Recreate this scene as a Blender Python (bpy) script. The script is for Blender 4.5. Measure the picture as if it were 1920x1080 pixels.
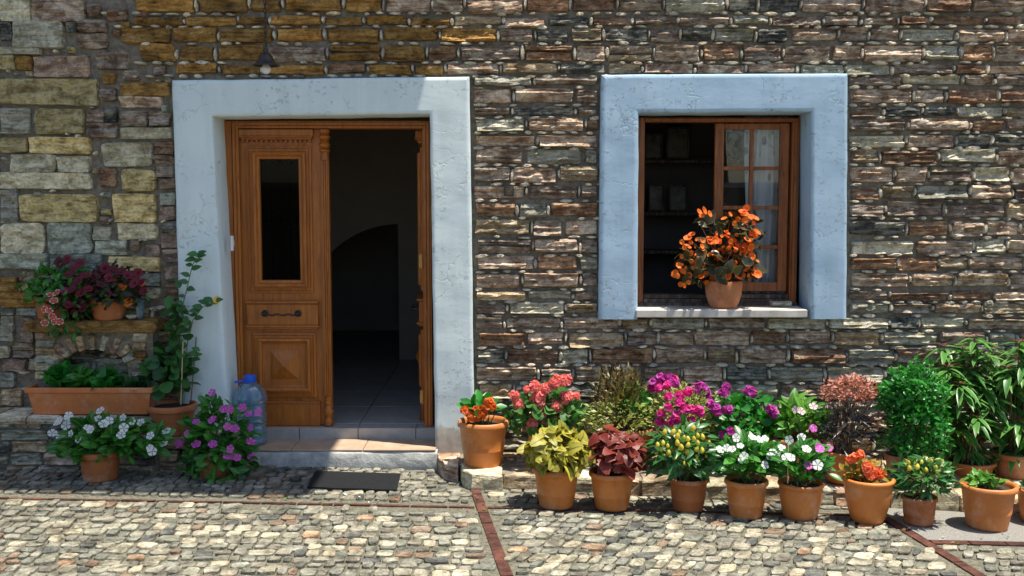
import bpy, math, random
from mathutils import Vector, Matrix, noise
PI = math.pi
for o in list(bpy.data.objects):
    bpy.data.objects.remove(o)
SC = bpy.context.scene
COL = SC.collection

# ------------------------------------------------------------------ camera, sky, sun, exposure
CAM = Vector((0, -7.07, 1.82)); PITCH = math.radians(5.14); FPX = 2000.0
cd = bpy.data.cameras.new('camera'); cam = bpy.data.objects.new('camera', cd); COL.objects.link(cam)
cam.location = CAM; cam.rotation_euler = (PI/2 - PITCH, 0, 0)
cd.sensor_width = 36; cd.lens = 36*FPX/1920; cd.clip_start = .05; cd.clip_end = 600
SC.camera = cam
SUN_DIR = Vector((.257, -.105, 1)).normalized()          # towards the sun
w = bpy.data.worlds.new('World'); SC.world = w; w.use_nodes = True
nt = w.node_tree; bg = nt.nodes['Background']
sky = nt.nodes.new('ShaderNodeTexSky'); sky.sky_type = 'NISHITA'; sky.sun_disc = False
sky.sun_elevation = math.asin(SUN_DIR.z); sky.sun_rotation = math.atan2(SUN_DIR.x, SUN_DIR.y)
nt.links.new(sky.outputs[0], bg.inputs[0]); bg.inputs[1].default_value = .115
sl = bpy.data.lights.new('sun', 'SUN'); sl.energy = 5.0; sl.angle = math.radians(.5); sl.color = (1, .94, .82)
so = bpy.data.objects.new('sun', sl); COL.objects.link(so); so.location = (3, -3, 12)
so.rotation_euler = (-SUN_DIR).to_track_quat('-Z', 'Y').to_euler()
SC.view_settings.view_transform = 'Standard'; SC.view_settings.look = 'None'
SC.view_settings.exposure = .78; SC.view_settings.gamma = 1
SC.render.engine = 'CYCLES'
SC.cycles.max_bounces = 8; SC.cycles.transparent_max_bounces = 16
SC.cycles.use_denoising = True

# ------------------------------------------------------------------ geometry of the place
def ray(px, py):
    d = Vector(((px-960)/FPX, 1, (540-py)/FPX))
    c, s = math.cos(PITCH), math.sin(PITCH)
    return Vector((d.x, d.y*c + d.z*s, -d.y*s + d.z*c))
def P(px, py, Y):                                        # point of the vertical plane y = Y
    r = ray(px, py); return CAM + r*((Y-CAM.y)/r.y)
def S(x): return -.02*(max(-8, min(8, x)) + 1.2)          # height of the street
def G(px, py, dz=0):                                     # point on the street (or dz above it)
    r = ray(px, py)
    t = (S(0)+dz-CAM.z - (-.02)*0) / (r.z + .02*r.x)
    return CAM + r*t
def rnd(a, b, R=random): return a + (b-a)*R.random()

# ------------------------------------------------------------------ materials
def newmat(name):
    m = bpy.data.materials.new(name); m.use_nodes = True
    t = m.node_tree; return m, t, t.nodes['Principled BSDF']
def N(t, typ, **kw):
    n = t.nodes.new(typ)
    for k, v in kw.items():
        if hasattr(n, k): setattr(n, k, v)
        else: n.inputs[k.replace('_', ' ')].default_value = v
    return n
def c4(c): return (c[0], c[1], c[2], 1)
def ramp(t, fac, stops):
    r = t.nodes.new('ShaderNodeValToRGB'); t.links.new(fac, r.inputs[0])
    e = r.color_ramp.elements
    while len(e) < len(stops): e.new(.5)
    for i, (p, c) in enumerate(stops): e[i].position = p; e[i].color = c4(c) if len(c) == 3 else c
    return r.outputs[0]
def mathn(t, op, a, b=None):
    n = t.nodes.new('ShaderNodeMath'); n.operation = op
    for i, v in enumerate((a, b)):
        if v is None: continue
        if isinstance(v, (int, float)): n.inputs[i].default_value = v
        else: t.links.new(v, n.inputs[i])
    return n.outputs[0]
def mixc(t, fac, a, b, mode='MIX'):
    n = t.nodes.new('ShaderNodeMix'); n.data_type = 'RGBA'; n.blend_type = mode
    for i, v in ((0, fac), (6, a), (7, b)):
        if isinstance(v, (int, float)): n.inputs[i].default_value = v
        elif isinstance(v, tuple): n.inputs[i].default_value = c4(v)
        else: t.links.new(v, n.inputs[i])
    return n.outputs[2]
def nz(t, vec, scale, detail=5, rough=.6, stretch=None, dist=0):
    if stretch:
        m = N(t, 'ShaderNodeMapping'); m.inputs['Scale'].default_value = stretch
        t.links.new(vec, m.inputs[0]); vec = m.outputs[0]
    n = N(t, 'ShaderNodeTexNoise', Scale=scale, Detail=detail, Roughness=rough, Distortion=dist)
    t.links.new(vec, n.inputs['Vector']); return n.outputs[0]
def bump(t, bs, h, strength, dist, prev=None):
    b = N(t, 'ShaderNodeBump'); b.inputs['Strength'].default_value = strength; b.inputs['Distance'].default_value = dist
    t.links.new(h, b.inputs['Height'])
    if prev: t.links.new(prev.outputs[0], b.inputs['Normal'])
    t.links.new(b.outputs[0], bs.inputs['Normal']); return b
def pos(t): return t.nodes.new('ShaderNodeNewGeometry').outputs['Position']
def objrand(t): return t.nodes.new('ShaderNodeObjectInfo').outputs['Random']

def stone_mat(name, cols, strata=1.0, rough=.85, b=1.0, attr=False):
    m, t, bs = newmat(name); p = pos(t)
    n1 = nz(t, p, 9, 6, .65, (1, 1, 1.8), .6)
    n2 = nz(t, p, 1, 7, .7, (5, 5, 70), .3)
    n3 = nz(t, p, 55, 4, .6)
    f = mathn(t, 'ADD', mathn(t, 'MULTIPLY', n1, .62), mathn(t, 'MULTIPLY', n2, .38*strata + .05))
    col = ramp(t, f, [(.34, cols[0]), (.48, cols[1]), (.60, cols[2])])
    r = objrand(t) if not attr else N(t, 'ShaderNodeAttribute', attribute_name='rnd').outputs['Fac']
    col = mixc(t, 1.0, col, ramp(t, r, [(0, (.62, .62, .64)), (.5, (1, .98, .95)), (1, (1.35, 1.25, 1.15))]), 'MULTIPLY')
    st_ = nz(t, p, 11, 9, .72, (1, 1, 1.5), 1.2)
    col = mixc(t, .75, col, ramp(t, st_, [(.34, (.34, .31, .27)), (.46, (1, 1, 1)), (.60, (1.3, 1.27, 1.2))]), 'MULTIPLY')
    spots = ramp(t, n3, [(.34, (.45, .43, .4)), (.5, (1, 1, 1))])
    col = mixc(t, .6, col, spots, 'MULTIPLY')
    t.links.new(col, bs.inputs['Base Color']); bs.inputs['Roughness'].default_value = rough
    bs.inputs['Specular IOR Level'].default_value = .3
    b1 = bump(t, bs, n2, .8*b*strata + .1, .035)
    b2 = bump(t, bs, n1, .7*b, .05, b1)
    bump(t, bs, n3, .6*b, .012, b2)
    return m
MS = {
 'B': stone_mat('purple_brown_schist', [(.095, .060, .042), (.30, .20, .14), (.66, .56, .45)]),
 'R': stone_mat('rusty_schist', [(.085, .042, .024), (.27, .14, .08), (.56, .38, .24)]),
 'G': stone_mat('grey_green_schist', [(.12, .112, .078), (.38, .355, .255), (.70, .67, .55)]),
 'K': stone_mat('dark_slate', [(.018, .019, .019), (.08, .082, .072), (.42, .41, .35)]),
 'T': stone_mat('tan_schist', [(.13, .088, .05), (.36, .26, .15), (.62, .52, .37)]),
 'O': stone_mat('ochre_sandstone', [(.18, .13, .05), (.64, .52, .25), (.76, .69, .45)], .6),
 'D': stone_mat('amber_sandstone', [(.13, .066, .018), (.40, .22, .06), (.60, .39, .14)], .7),
 'C': stone_mat('cream_limestone', [(.33, .29, .18), (.68, .64, .48), (.78, .75, .62)], .4),
 'P': stone_mat('pinkish_stone', [(.2, .13, .09), (.50, .37, .28), (.66, .54, .43)], .4),
 'L': stone_mat('pale_grey_stone', [(.22, .23, .17), (.52, .54, .44), (.66, .68, .58)], .4),
}
M_CHIP = stone_mat('stone_chip', [(.40, .365, .29), (.62, .58, .48), (.78, .75, .66)], .3, .85, .5, True)
def simple(name, c1, c2, scale=20, rough=.8, bmp=.3, bd=.01, stretch=None, spec=.4, rr=None):
    m, t, bs = newmat(name); p = pos(t)
    n = nz(t, p, scale, 6, .65, stretch)
    t.links.new(ramp(t, n, [(.32, c1), (.68, c2)]), bs.inputs['Base Color'])
    bs.inputs['Roughness'].default_value = rough; bs.inputs['Specular IOR Level'].default_value = spec
    if bmp: bump(t, bs, n, bmp, bd)
    return m
M_MORTAR = simple('wall_mortar', (.13, .108, .08), (.28, .24, .185), 30, .95, .8, .015)
M_GROUT = simple('street_grout', (.06, .056, .04), (.20, .19, .14), 45, .95, .8, .012)
M_CONC = simple('speckled_concrete', (.10, .095, .085), (.33, .315, .285), 170, .9, .6, .006)
M_STRIP = stone_mat('red_paver', [(.055, .022, .016), (.12, .047, .034), (.26, .14, .11)], .3, .8, .6)
def wood_mat(name, c1, c2, c3, rough=.38, bmp=.15):
    m, t, bs = newmat(name); p = pos(t)
    n = nz(t, p, 1, 6, .6, (45, 45, 3.5), 1.2); n2 = nz(t, p, 6, 4, .6)
    col = ramp(t, n, [(.3, c1), (.5, c2), (.72, c3)])
    col = mixc(t, .5, col, ramp(t, n2, [(.3, (.7, .66, .6)), (.6, (1.05, 1.03, 1))]), 'MULTIPLY')
    t.links.new(col, bs.inputs['Base Color'])
    t.links.new(ramp(t, n2, [(.3, (rough+.15,)*3), (.7, (rough,)*3)]), bs.inputs['Roughness'])
    bump(t, bs, n, bmp, .004); return m
M_WOOD = wood_mat('varnished_wood', (.25, .070, .007), (.37, .110, .010), (.46, .155, .017))
M_WOODW = wood_mat('window_wood', (.12, .03, .005), (.28, .08, .012), (.40, .135, .025), .42)
M_WOODOLD = wood_mat('weathered_wood', (.03, .022, .017), (.085, .058, .042), (.25, .2, .16), .8, .6)
M_PORCH = wood_mat('porch_timber', (.16, .08, .028), (.30, .16, .06), (.4, .23, .1), .6)
def plaster(name, c1, c2, flake, low=None):
    m, t, bs = newmat(name); p = pos(t)
    wv = nz(t, p, 2.2, 5, .6); 
    col = ramp(t, wv, [(.3, c1), (.7, c2)])
    mp = N(t, 'ShaderNodeMapping'); mp.inputs['Scale'].default_value = (1, 1, 1.6)
    ad = N(t, 'ShaderNodeVectorMath', operation='ADD'); t.links.new(p, ad.inputs[0])
    nn = N(t, 'ShaderNodeTexNoise', Scale=5.0, Detail=6.0); t.links.new(p, nn.inputs['Vector'])
    sc_ = N(t, 'ShaderNodeVectorMath', operation='SCALE'); t.links.new(nn.outputs['Color'], sc_.inputs[0]); sc_.inputs['Scale'].default_value = .42
    t.links.new(sc_.outputs[0], ad.inputs[1]); t.links.new(ad.outputs[0], mp.inputs[0])
    v = N(t, 'ShaderNodeTexVoronoi', feature='DISTANCE_TO_EDGE', Scale=2.1); t.links.new(mp.outputs[0], v.inputs['Vector'])
    crack = ramp(t, v.outputs['Distance'], [(.0, (0, 0, 0)), (.012, (1, 1, 1))])
    mask = ramp(t, nz(t, p, 3.1, 3, .5), [(.45, (1, 1, 1)), (.56, (0, 0, 0))])
    crk = mixc(t, mask, crack, (1, 1, 1))
    col = mixc(t, .28, col, ramp(t, crk, [(0, (.35, .37, .38)), (1, (1, 1, 1))]), 'MULTIPLY')
    # small flakes of lifted paint
    fl = nz(t, p, 26, 5, .7, (1, 1, 1.3), .8)
    flk = ramp(t, fl, [(.60, (0, 0, 0)), (.625, (1, 1, 1)), (.70, (.4, .4, .4)), (.72, (0, 0, 0))])
    zone = ramp(t, nz(t, p, 2.4, 3, .5), [(.44, (0, 0, 0)), (.6, (1, 1, 1))])
    flz = mixc(t, 1.0, flk, zone, 'MULTIPLY')
    col = mixc(t, mathn(t, 'MULTIPLY', flz, .35), col, (.8, .82, .82))
    if low:                                              # paint worn off near the foot of the wall
        sx = N(t, 'ShaderNodeSeparateXYZ'); t.links.new(p, sx.inputs[0])
        h = mathn(t, 'ADD', sx.outputs['Z'], mathn(t, 'MULTIPLY', nz(t, p, 5, 9, .8), -.42))
        col = mixc(t, ramp(t, h, [(.0, (1, 1, 1)), (.06, (0, 0, 0))]), col, mixc(t, nz(t, p, 16, 6, .7), (.22, .2, .16), (.6, .58, .52)))
    col = mixc(t, .4, col, ramp(t, nz(t, p, 1, 5, .65, (9, 9, 1.1), .5), [(.33, (.80, .80, .77)), (.56, (1, 1, 1))]), 'MULTIPLY')
    t.links.new(col, bs.inputs['Base Color']); bs.inputs['Roughness'].default_value = .78
    bs.inputs['Specular IOR Level'].default_value = .3
    bu = bump(t, bs, nz(t, p, 3.5, 3, .5, (1, 1, 1.8)), .14, .03)
    bu = bump(t, bs, nz(t, p, 90, 3, .6), .12, .004, bu)
    bu = bump(t, bs, crk, .35, .006, bu)
    bump(t, bs, flz, flake, .006, bu)
    return m
M_SURD = plaster('pale_blue_plaster', (.60, .68, .68), (.68, .75, .74), .8, True)
M_SURW = plaster('sky_blue_plaster', (.33, .46, .585), (.42, .545, .655), 1.0)
M_CEM = simple('cement_render', (.3, .3, .28), (.5, .5, .47), 14, .9, .7, .02)
M_TILE = simple('beige_tile', (.34, .235, .155), (.47, .35, .25), 9, .5, .1, .004)
M_TILEG = simple('grey_tile', (.3, .285, .26), (.42, .4, .37), 9, .5, .1, .004)
M_SILL = simple('marble_sill', (.42, .37, .31), (.66, .61, .54), 9, .6, .2, .006)
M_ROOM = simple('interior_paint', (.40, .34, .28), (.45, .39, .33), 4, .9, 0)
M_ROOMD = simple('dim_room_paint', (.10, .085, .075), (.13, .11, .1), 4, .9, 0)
M_IRON = simple('black_iron', (.012, .011, .01), (.03, .027, .025), 60, .5, .2, .003, spec=.5)
M_LAMP = simple('dark_bronze', (.02, .016, .013), (.05, .04, .03), 40, .45, .1, .003)
M_MAT = simple('charcoal_rubber', (.006, .006, .007), (.03, .031, .034), 200, .95, 1, .01, spec=.15)
M_SOIL = simple('potting_soil', (.02, .013, .009), (.07, .05, .035), 120, 1, .9, .01)
M_BRASS = simple('brass', (.45, .27, .09), (.55, .34, .13), 30, .35, 0); M_BRASS.node_tree.nodes['Principled BSDF'].inputs['Metallic'].default_value = .9
M_WHITE = simple('white_plastic', (.68, .68, .66), (.75, .75, .73), 20, .45, 0)
M_CANE = simple('dry_cane', (.42, .33, .16), (.58, .48, .26), 40, .7, .1, .003)
M_STEM = simple('green_stem', (.06, .11, .025), (.12, .17, .05), 30, .6, 0)
M_TWIG = simple('brown_stem', (.09, .055, .03), (.17, .11, .06), 40, .7, 0)
M_REDST = simple('reddish_stem', (.13, .05, .03), (.2, .09, .05), 40, .6, 0)
def pot_mat(name, c1, c2, rough=.6):
    m, t, bs = newmat(name); p = pos(t)
    n = nz(t, p, 7, 6, .7); sc = nz(t, p, 1, 4, .7, (110, 110, 34), 1.5)
    col = ramp(t, n, [(.3, c1), (.7, c2)])
    col = mixc(t, 1.0, col, ramp(t, objrand(t), [(0, (.82, .8, .78)), (1, (1.12, 1.1, 1.1))]), 'MULTIPLY')
    col = mixc(t, ramp(t, sc, [(.68, (0, 0, 0)), (.76, (.5, .5, .5))]), col, (.62, .42, .28))
    dust = nz(t, p, 4.3, 6, .75)
    damp = nz(t, p, 2.6, 6, .7, (1, 1, .6), .8)
    col = mixc(t, ramp(t, damp, [(.5, (0, 0, 0)), (.66, (.55, .55, .55))]), col, mixc(t, .5, c1, (.10, .05, .025)))
    col = mixc(t, ramp(t, dust, [(.5, (0, 0, 0)), (.72, (.5, .5, .5))]), col, (.66, .46, .32))
    t.links.new(col, bs.inputs['Base Color']); bs.inputs['Roughness'].default_value = rough
    bump(t, bs, n, .15, .006); return m
M_POT = pot_mat('terracotta_plastic', (.50, .155, .028), (.62, .22, .048), .5)
M_POT2 = pot_mat('fired_terracotta', (.44, .145, .05), (.54, .21, .085), .75)
M_POT3 = pot_mat('shaded_terracotta', (.30, .088, .022), (.40, .13, .036), .6)  # darker copy of the terracotta, shade on the pots put into its colour
M_TROUGH = pot_mat('trough_terracotta', (.50, .145, .036), (.6, .205, .06), .6)

def leaf_mat(name, c1, c2, edge=None, e0=.45, e1=.85, rough=.42, tr=.3, vein=None):
    m, t, bs = newmat(name); p = pos(t)
    a = N(t, 'ShaderNodeAttribute', attribute_name='rnd').outputs['Fac']
    f = mathn(t, 'FRACT', mathn(t, 'ADD', a, objrand(t)))
    f = mathn(t, 'ADD', mathn(t, 'MULTIPLY', f, .7), mathn(t, 'MULTIPLY', nz(t, p, 45, 3, .6), .45))
    col = ramp(t, f, [(.2, c1), (.95, c2)])
    e = N(t, 'ShaderNodeAttribute', attribute_name='edge').outputs['Fac']
    if edge:
        ee = mathn(t, 'ADD', e, mathn(t, 'MULTIPLY', mathn(t, 'SUBTRACT', nz(t, p, 70, 3, .6), .5), .7))
        col = mixc(t, ramp(t, ee, [(e0, (0, 0, 0)), (e1, (1, 1, 1))]), col, edge)
    if vein: col = mixc(t, ramp(t, e, [(.02, (1, 1, 1)), (.16, (0, 0, 0))]), col, vein)
    t.links.new(col, bs.inputs['Base Color']); bs.inputs['Roughness'].default_value = rough
    bs.inputs['Specular IOR Level'].default_value = .45
    tl = N(t, 'ShaderNodeBsdfTranslucent'); t.links.new(mixc(t, 1.0, col, (1.25, 1.3, .8), 'MULTIPLY'), tl.inputs[0])
    mx = N(t, 'ShaderNodeMixShader'); mx.inputs[0].default_value = tr
    t.links.new(bs.outputs[0], mx.inputs[1]); t.links.new(tl.outputs[0], mx.inputs[2])
    t.links.new(mx.outputs[0], t.nodes['Material Output'].inputs[0]); return m
L_VINCA = leaf_mat('vinca_leaf', (.018, .11, .014), (.055, .25, .026), vein=(.16, .34, .08), rough=.36)
L_DARK = leaf_mat('dark_green_leaf', (.012, .05, .014), (.035, .12, .03), rough=.4)
L_CLIMB = leaf_mat('climber_leaf', (.02, .085, .02), (.06, .18, .04), rough=.4)
L_FRESH = leaf_mat('fresh_green_leaf', (.045, .17, .018), (.12, .31, .035), vein=(.2, .36, .1))
L_BASIL = leaf_mat('basil_leaf', (.012, .12, .014), (.04, .27, .03), rough=.4)
L_GERAN = leaf_mat('geranium_leaf', (.025, .10, .016), (.08, .23, .035), rough=.55)
L_YEL = leaf_mat('yellow_coleus_leaf', (.25, .26, .025), (.46, .42, .05), vein=(.17, .06, .03), edge=(.25, .15, .04), e0=.8, e1=1.2, rough=.5)
L_RED = leaf_mat('red_coleus_leaf', (.115, .012, .01), (.25, .035, .022), edge=(.30, .10, .06), e0=.8, e1=1.2, rough=.48)
L_VAR = leaf_mat('variegated_leaf', (.07, .16, .03), (.2, .29, .05), edge=(.55, .52, .18), e0=.35, e1=.7)
L_BROWN = leaf_mat('brown_plume_leaf', (.06, .045, .014), (.18, .12, .035), edge=(.2, .17, .05), e0=.5, e1=1.)
L_PEP = leaf_mat('pepper_leaf', (.015, .085, .018), (.05, .19, .04), vein=(.1, .2, .07), rough=.34)
L_CLE = leaf_mat('lance_leaf', (.03, .14, .025), (.12, .32, .06), edge=(.24, .40, .13), e0=.7, e1=1.2, rough=.38)
L_CLT = leaf_mat('red_heart_leaf', (.11, .035, .02), (.2, .08, .035), rough=.45)
L_BLACK = leaf_mat('blackish_leaf', (.012, .012, .013), (.05, .04, .04), rough=.35, tr=.1)
L_PINK = leaf_mat('salmon_bract', (.34, .105, .075), (.58, .25, .19), rough=.6)
L_CROT = leaf_mat('croton_leaf', (.1, .17, .02), (.35, .3, .03), edge=(.55, .1, .02), e0=.5, e1=1.1)
L_BEGO = leaf_mat('begonia_leaf', (.022, .03, .013), (.085, .075, .028), edge=(.22, .17, .08), e0=.75, e1=1.2, rough=.3)  # pale edge colour paints sun glare along the leaf rims
L_PURP = leaf_mat('dark_petunia_leaf', (.02, .012, .012), (.05, .05, .02), rough=.5)
L_TREE = leaf_mat('tree_leaf', (.02, .06, .015), (.06, .13, .03))
def petal(name, c, c2, edge=None, e0=.5, e1=.9): return leaf_mat(name, c, c2, edge, e0, e1, rough=.6, tr=.35)
F_WHITE = petal('white_petal', (.72, .74, .76), (.82, .83, .84)); F_PURP = petal('violet_petal', (.58, .06, .46), (.74, .14, .6))
F_PINK = petal('coral_pink_petal', (.72, .16, .16), (.85, .3, .28)); F_MAG = petal('magenta_petal', (.55, .015, .22), (.75, .05, .35))
F_VIO = petal('purple_magenta_petal', (.33, .02, .24), (.52, .06, .4)); F_ORG = petal('orange_petal', (.80, .115, .006), (.90, .22, .015))
F_DKO = petal('burnt_orange_petal', (.55, .09, .012), (.72, .18, .025)); F_WINE = petal('wine_petal', (.075, .006, .014), (.19, .014, .032))
F_BIC = petal('red_petal_white_rim', (.6, .08, .05), (.7, .12, .08), edge=(.85, .8, .78), e0=.85, e1=1.1)
F_YEL = petal('yellow_fruit', (.6, .5, .06), (.75, .66, .12)); F_EYE = petal('flower_eye', (.5, .35, .05), (.6, .45, .1))
F_SALM = petal('salmon_orange_petal', (.7, .13, .04), (.82, .22, .09)); F_YO = petal('yellow_orange_petal', (.8, .42, .03), (.85, .5, .06))
F_VEIN = petal('striped_petal', (.35, .08, .22), (.65, .5, .58))

def glass_mat(name='window_glass', k=1.1, tint=(1, 1, 1)):
    m, t, bs = newmat(name)
    tr = N(t, 'ShaderNodeBsdfTransparent'); tr.inputs[0].default_value = c4(tint); gl = N(t, 'ShaderNodeBsdfGlossy'); gl.inputs['Roughness'].default_value = .01
    fr = N(t, 'ShaderNodeFresnel', IOR=1.5); mx = N(t, 'ShaderNodeMixShader')
    t.links.new(mathn(t, 'MULTIPLY', fr.outputs[0], k), mx.inputs[0])
    t.links.new(tr.outputs[0], mx.inputs[1]); t.links.new(gl.outputs[0], mx.inputs[2])
    t.links.new(mx.outputs[0], t.nodes['Material Output'].inputs[0]); return m
M_GLASS = glass_mat(); M_GLASS2 = glass_mat('door_glass', .2, (.4, .4, .4))
def bottle_mat(name, tint, d=.25):
    m, t, bs = newmat(name)
    tr = N(t, 'ShaderNodeBsdfTransparent'); tr.inputs[0].default_value = c4(tint)
    gl = N(t, 'ShaderNodeBsdfGlossy'); gl.inputs['Roughness'].default_value = .08
    df = N(t, 'ShaderNodeBsdfDiffuse'); df.inputs[0].default_value = (.25, .45, .6, 1)
    lw = N(t, 'ShaderNodeLayerWeight'); lw.inputs[0].default_value = .45
    m1 = N(t, 'ShaderNodeMixShader'); m1.inputs[0].default_value = d
    t.links.new(tr.outputs[0], m1.inputs[1]); t.links.new(df.outputs[0], m1.inputs[2])
    m2 = N(t, 'ShaderNodeMixShader'); t.links.new(mathn(t, 'MULTIPLY', lw.outputs['Facing'], .75), m2.inputs[0])
    t.links.new(m1.outputs[0], m2.inputs[1]); t.links.new(gl.outputs[0], m2.inputs[2])
    t.links.new(m2.outputs[0], t.nodes['Material Output'].inputs[0]); return m
M_PET = bottle_mat('clear_blue_plastic', (.55, .76, .9), .3); M_CUP = bottle_mat('clear_plastic', (.8, .84, .86), .15)
M_CAP = simple('blue_cap', (.01, .09, .55), (.015, .13, .65), 20, .4, 0)
def curtain_mat():
    m, t, bs = newmat('lace_curtain'); p = pos(t)
    v = N(t, 'ShaderNodeTexVoronoi', Scale=13.0); t.links.new(p, v.inputs['Vector'])
    mp = N(t, 'ShaderNodeMapping'); mp.inputs['Scale'].default_value = (1, 1, .6); t.links.new(p, mp.inputs[0]); t.links.new(mp.outputs[0], v.inputs['Vector'])
    d = ramp(t, v.outputs['Distance'], [(.2, (.16, .19, .21)), (.3, (.52, .56, .58))])
    t.links.new(d, bs.inputs['Base Color']); bs.inputs['Roughness'].default_value = .9; return m
M_CURT = curtain_mat()
M_PHOTO = simple('framed_print', (.04, .03, .027), (.2, .165, .135), 12, .5, 0)

# ------------------------------------------------------------------ mesh builder
def wloc(o):
    v = Vector((0, 0, 0))
    while o is not None: v += o.location; o = o.parent
    return v
class MB:
    def __init__(s): s.v, s.f, s.mi, s.edge, s.rnd = [], [], [], [], []
    def add(s, vs, fs, mi=0, edge=None, r=0.0):
        b = len(s.v); s.v += [tuple(v) for v in vs]; s.f += [tuple(i+b for i in f) for f in fs]; s.mi += [mi]*len(fs)
        s.edge += list(edge) if edge else [0.0]*len(vs); s.rnd += [r]*len(vs); return s
    def box(s, x0, x1, y0, y1, z0, z1, mi=0):
        x0, x1 = min(x0, x1), max(x0, x1); z0, z1 = min(z0, z1), max(z0, z1); y0, y1 = min(y0, y1), max(y0, y1)
        vs = [(x, y, z) for z in (z0, z1) for y in (y0, y1) for x in (x0, x1)]
        return s.add(vs, [(0, 2, 3, 1), (4, 5, 7, 6), (0, 1, 5, 4), (2, 6, 7, 3), (0, 4, 6, 2), (1, 3, 7, 5)], mi)
    def tube(s, pts, r, n=6, r2=None, mi=0, cap=True):
        pts = [Vector(p) for p in pts]; L = len(pts); vs, fs = [], []
        for i, p in enumerate(pts):
            d = (pts[min(i+1, L-1)] - pts[max(i-1, 0)]).normalized()
            a = d.cross(Vector((0, 0, 1)))
            if a.length < .05: a = d.cross(Vector((0, 1, 0)))
            a.normalize(); b = d.cross(a)
            rr = r if r2 is None else r + (r2-r)*i/(L-1)
            for k in range(n):
                t = 2*PI*k/n; vs.append(p + a*rr*math.cos(t) + b*rr*math.sin(t))
        for i in range(L-1):
            for k in range(n):
                k2 = (k+1) % n; fs.append((i*n+k, i*n+k2, (i+1)*n+k2, (i+1)*n+k))
        if cap: fs += [tuple(range(n)), tuple(range((L-1)*n, L*n))]
        return s.add(vs, fs, mi)
    def lathe(s, prof, c=(0, 0, 0), n=32, mi=0, wob=0, sq=1.0):
        vs, fs = [], []
        for j, (r, z) in enumerate(prof):
            for k in range(n):
                t = 2*PI*k/n; q = r*(1 + wob*math.sin(2*t+1))
                vs.append((c[0]+q*math.cos(t), c[1]+q*math.sin(t)*sq, c[2]+z))
        for j in range(len(prof)-1):
            for k in range(n):
                k2 = (k+1) % n; fs.append((j*n+k, j*n+k2, (j+1)*n+k2, (j+1)*n+k))
        return s.add(vs, fs, mi)
    def rings(s, x0, x1, z0, z1, y, prof, cap=True, mi=0):
        """stepped rectangular moulding: prof = [(inset, height towards -y)], outermost first"""
        vs, fs = [], []
        for ins, h in prof:
            vs += [(x0+ins, y-h, z0+ins), (x1-ins, y-h, z0+ins), (x1-ins, y-h, z1-ins), (x0+ins, y-h, z1-ins)]
        for j in range(len(prof)-1):
            for k in range(4):
                k2 = (k+1) % 4; fs.append((j*4+k, j*4+k2, (j+1)*4+k2, (j+1)*4+k))
        if cap: b = (len(prof)-1)*4; fs.append((b, b+1, b+2, b+3))
        return s.add(vs, fs, mi)
    def prism(s, poly, y0, y1, mi=0):
        n = len(poly); vs = [(p[0], y0, p[1]) for p in poly] + [(p[0], y1, p[1]) for p in poly]
        fs = [tuple(range(n)), tuple(range(2*n-1, n-1, -1))] + [(i, n+i, n+(i+1) % n, (i+1) % n) for i in range(n)]
        return s.add(vs, fs, mi)
    def mesh(s, name, mats, off=Vector((0, 0, 0)), smooth=False):
        me = bpy.data.meshes.new(name)
        me.from_pydata([(v[0]-off.x, v[1]-off.y, v[2]-off.z) for v in s.v], [], s.f)
        for m in (mats if isinstance(mats, (list, tuple)) else [mats]): me.materials.append(m)
        me.polygons.foreach_set('material_index', s.mi)
        if smooth: me.polygons.foreach_set('use_smooth', [True]*len(me.polygons))
        for nm, data in (('edge', s.edge), ('rnd', s.rnd)):
            a = me.attributes.new(nm, 'FLOAT', 'POINT'); a.data.foreach_set('value', data)
        me.update(); return me
    def build(s, name, mats, parent=None, smooth=False, bevel=0, local=False, fixn=True):
        me = s.mesh(name, mats, Vector((0, 0, 0)) if local else wloc(parent), smooth)
        if fixn:
            import bmesh
            bm = bmesh.new(); bm.from_mesh(me); bmesh.ops.recalc_face_normals(bm, faces=bm.faces); bm.to_mesh(me); bm.free()
        o = bpy.data.objects.new(name, me); COL.objects.link(o); o.parent = parent
        if bevel:
            b = o.modifiers.new('bevel', 'BEVEL'); b.width = bevel; b.segments = 2; b.limit_method = 'ANGLE'
        if smooth and not bevel:
            pass
        return o
def tag(o, label=None, cat=None, group=None, kind=None):
    for k, v in (('label', label), ('category', cat), ('group', group), ('kind', kind)):
        if v: o[k] = v
    return o
def empty(name, loc, label, cat, group=None):
    o = bpy.data.objects.new(name, None); o.location = loc; o.empty_display_size = .1; COL.objects.link(o)
    return tag(o, label, cat, group)
def inst(name, mesh, parent, mat4):
    o = bpy.data.objects.new(name, mesh); o.parent = parent; o.matrix_basis = mat4; COL.objects.link(o); return o

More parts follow.
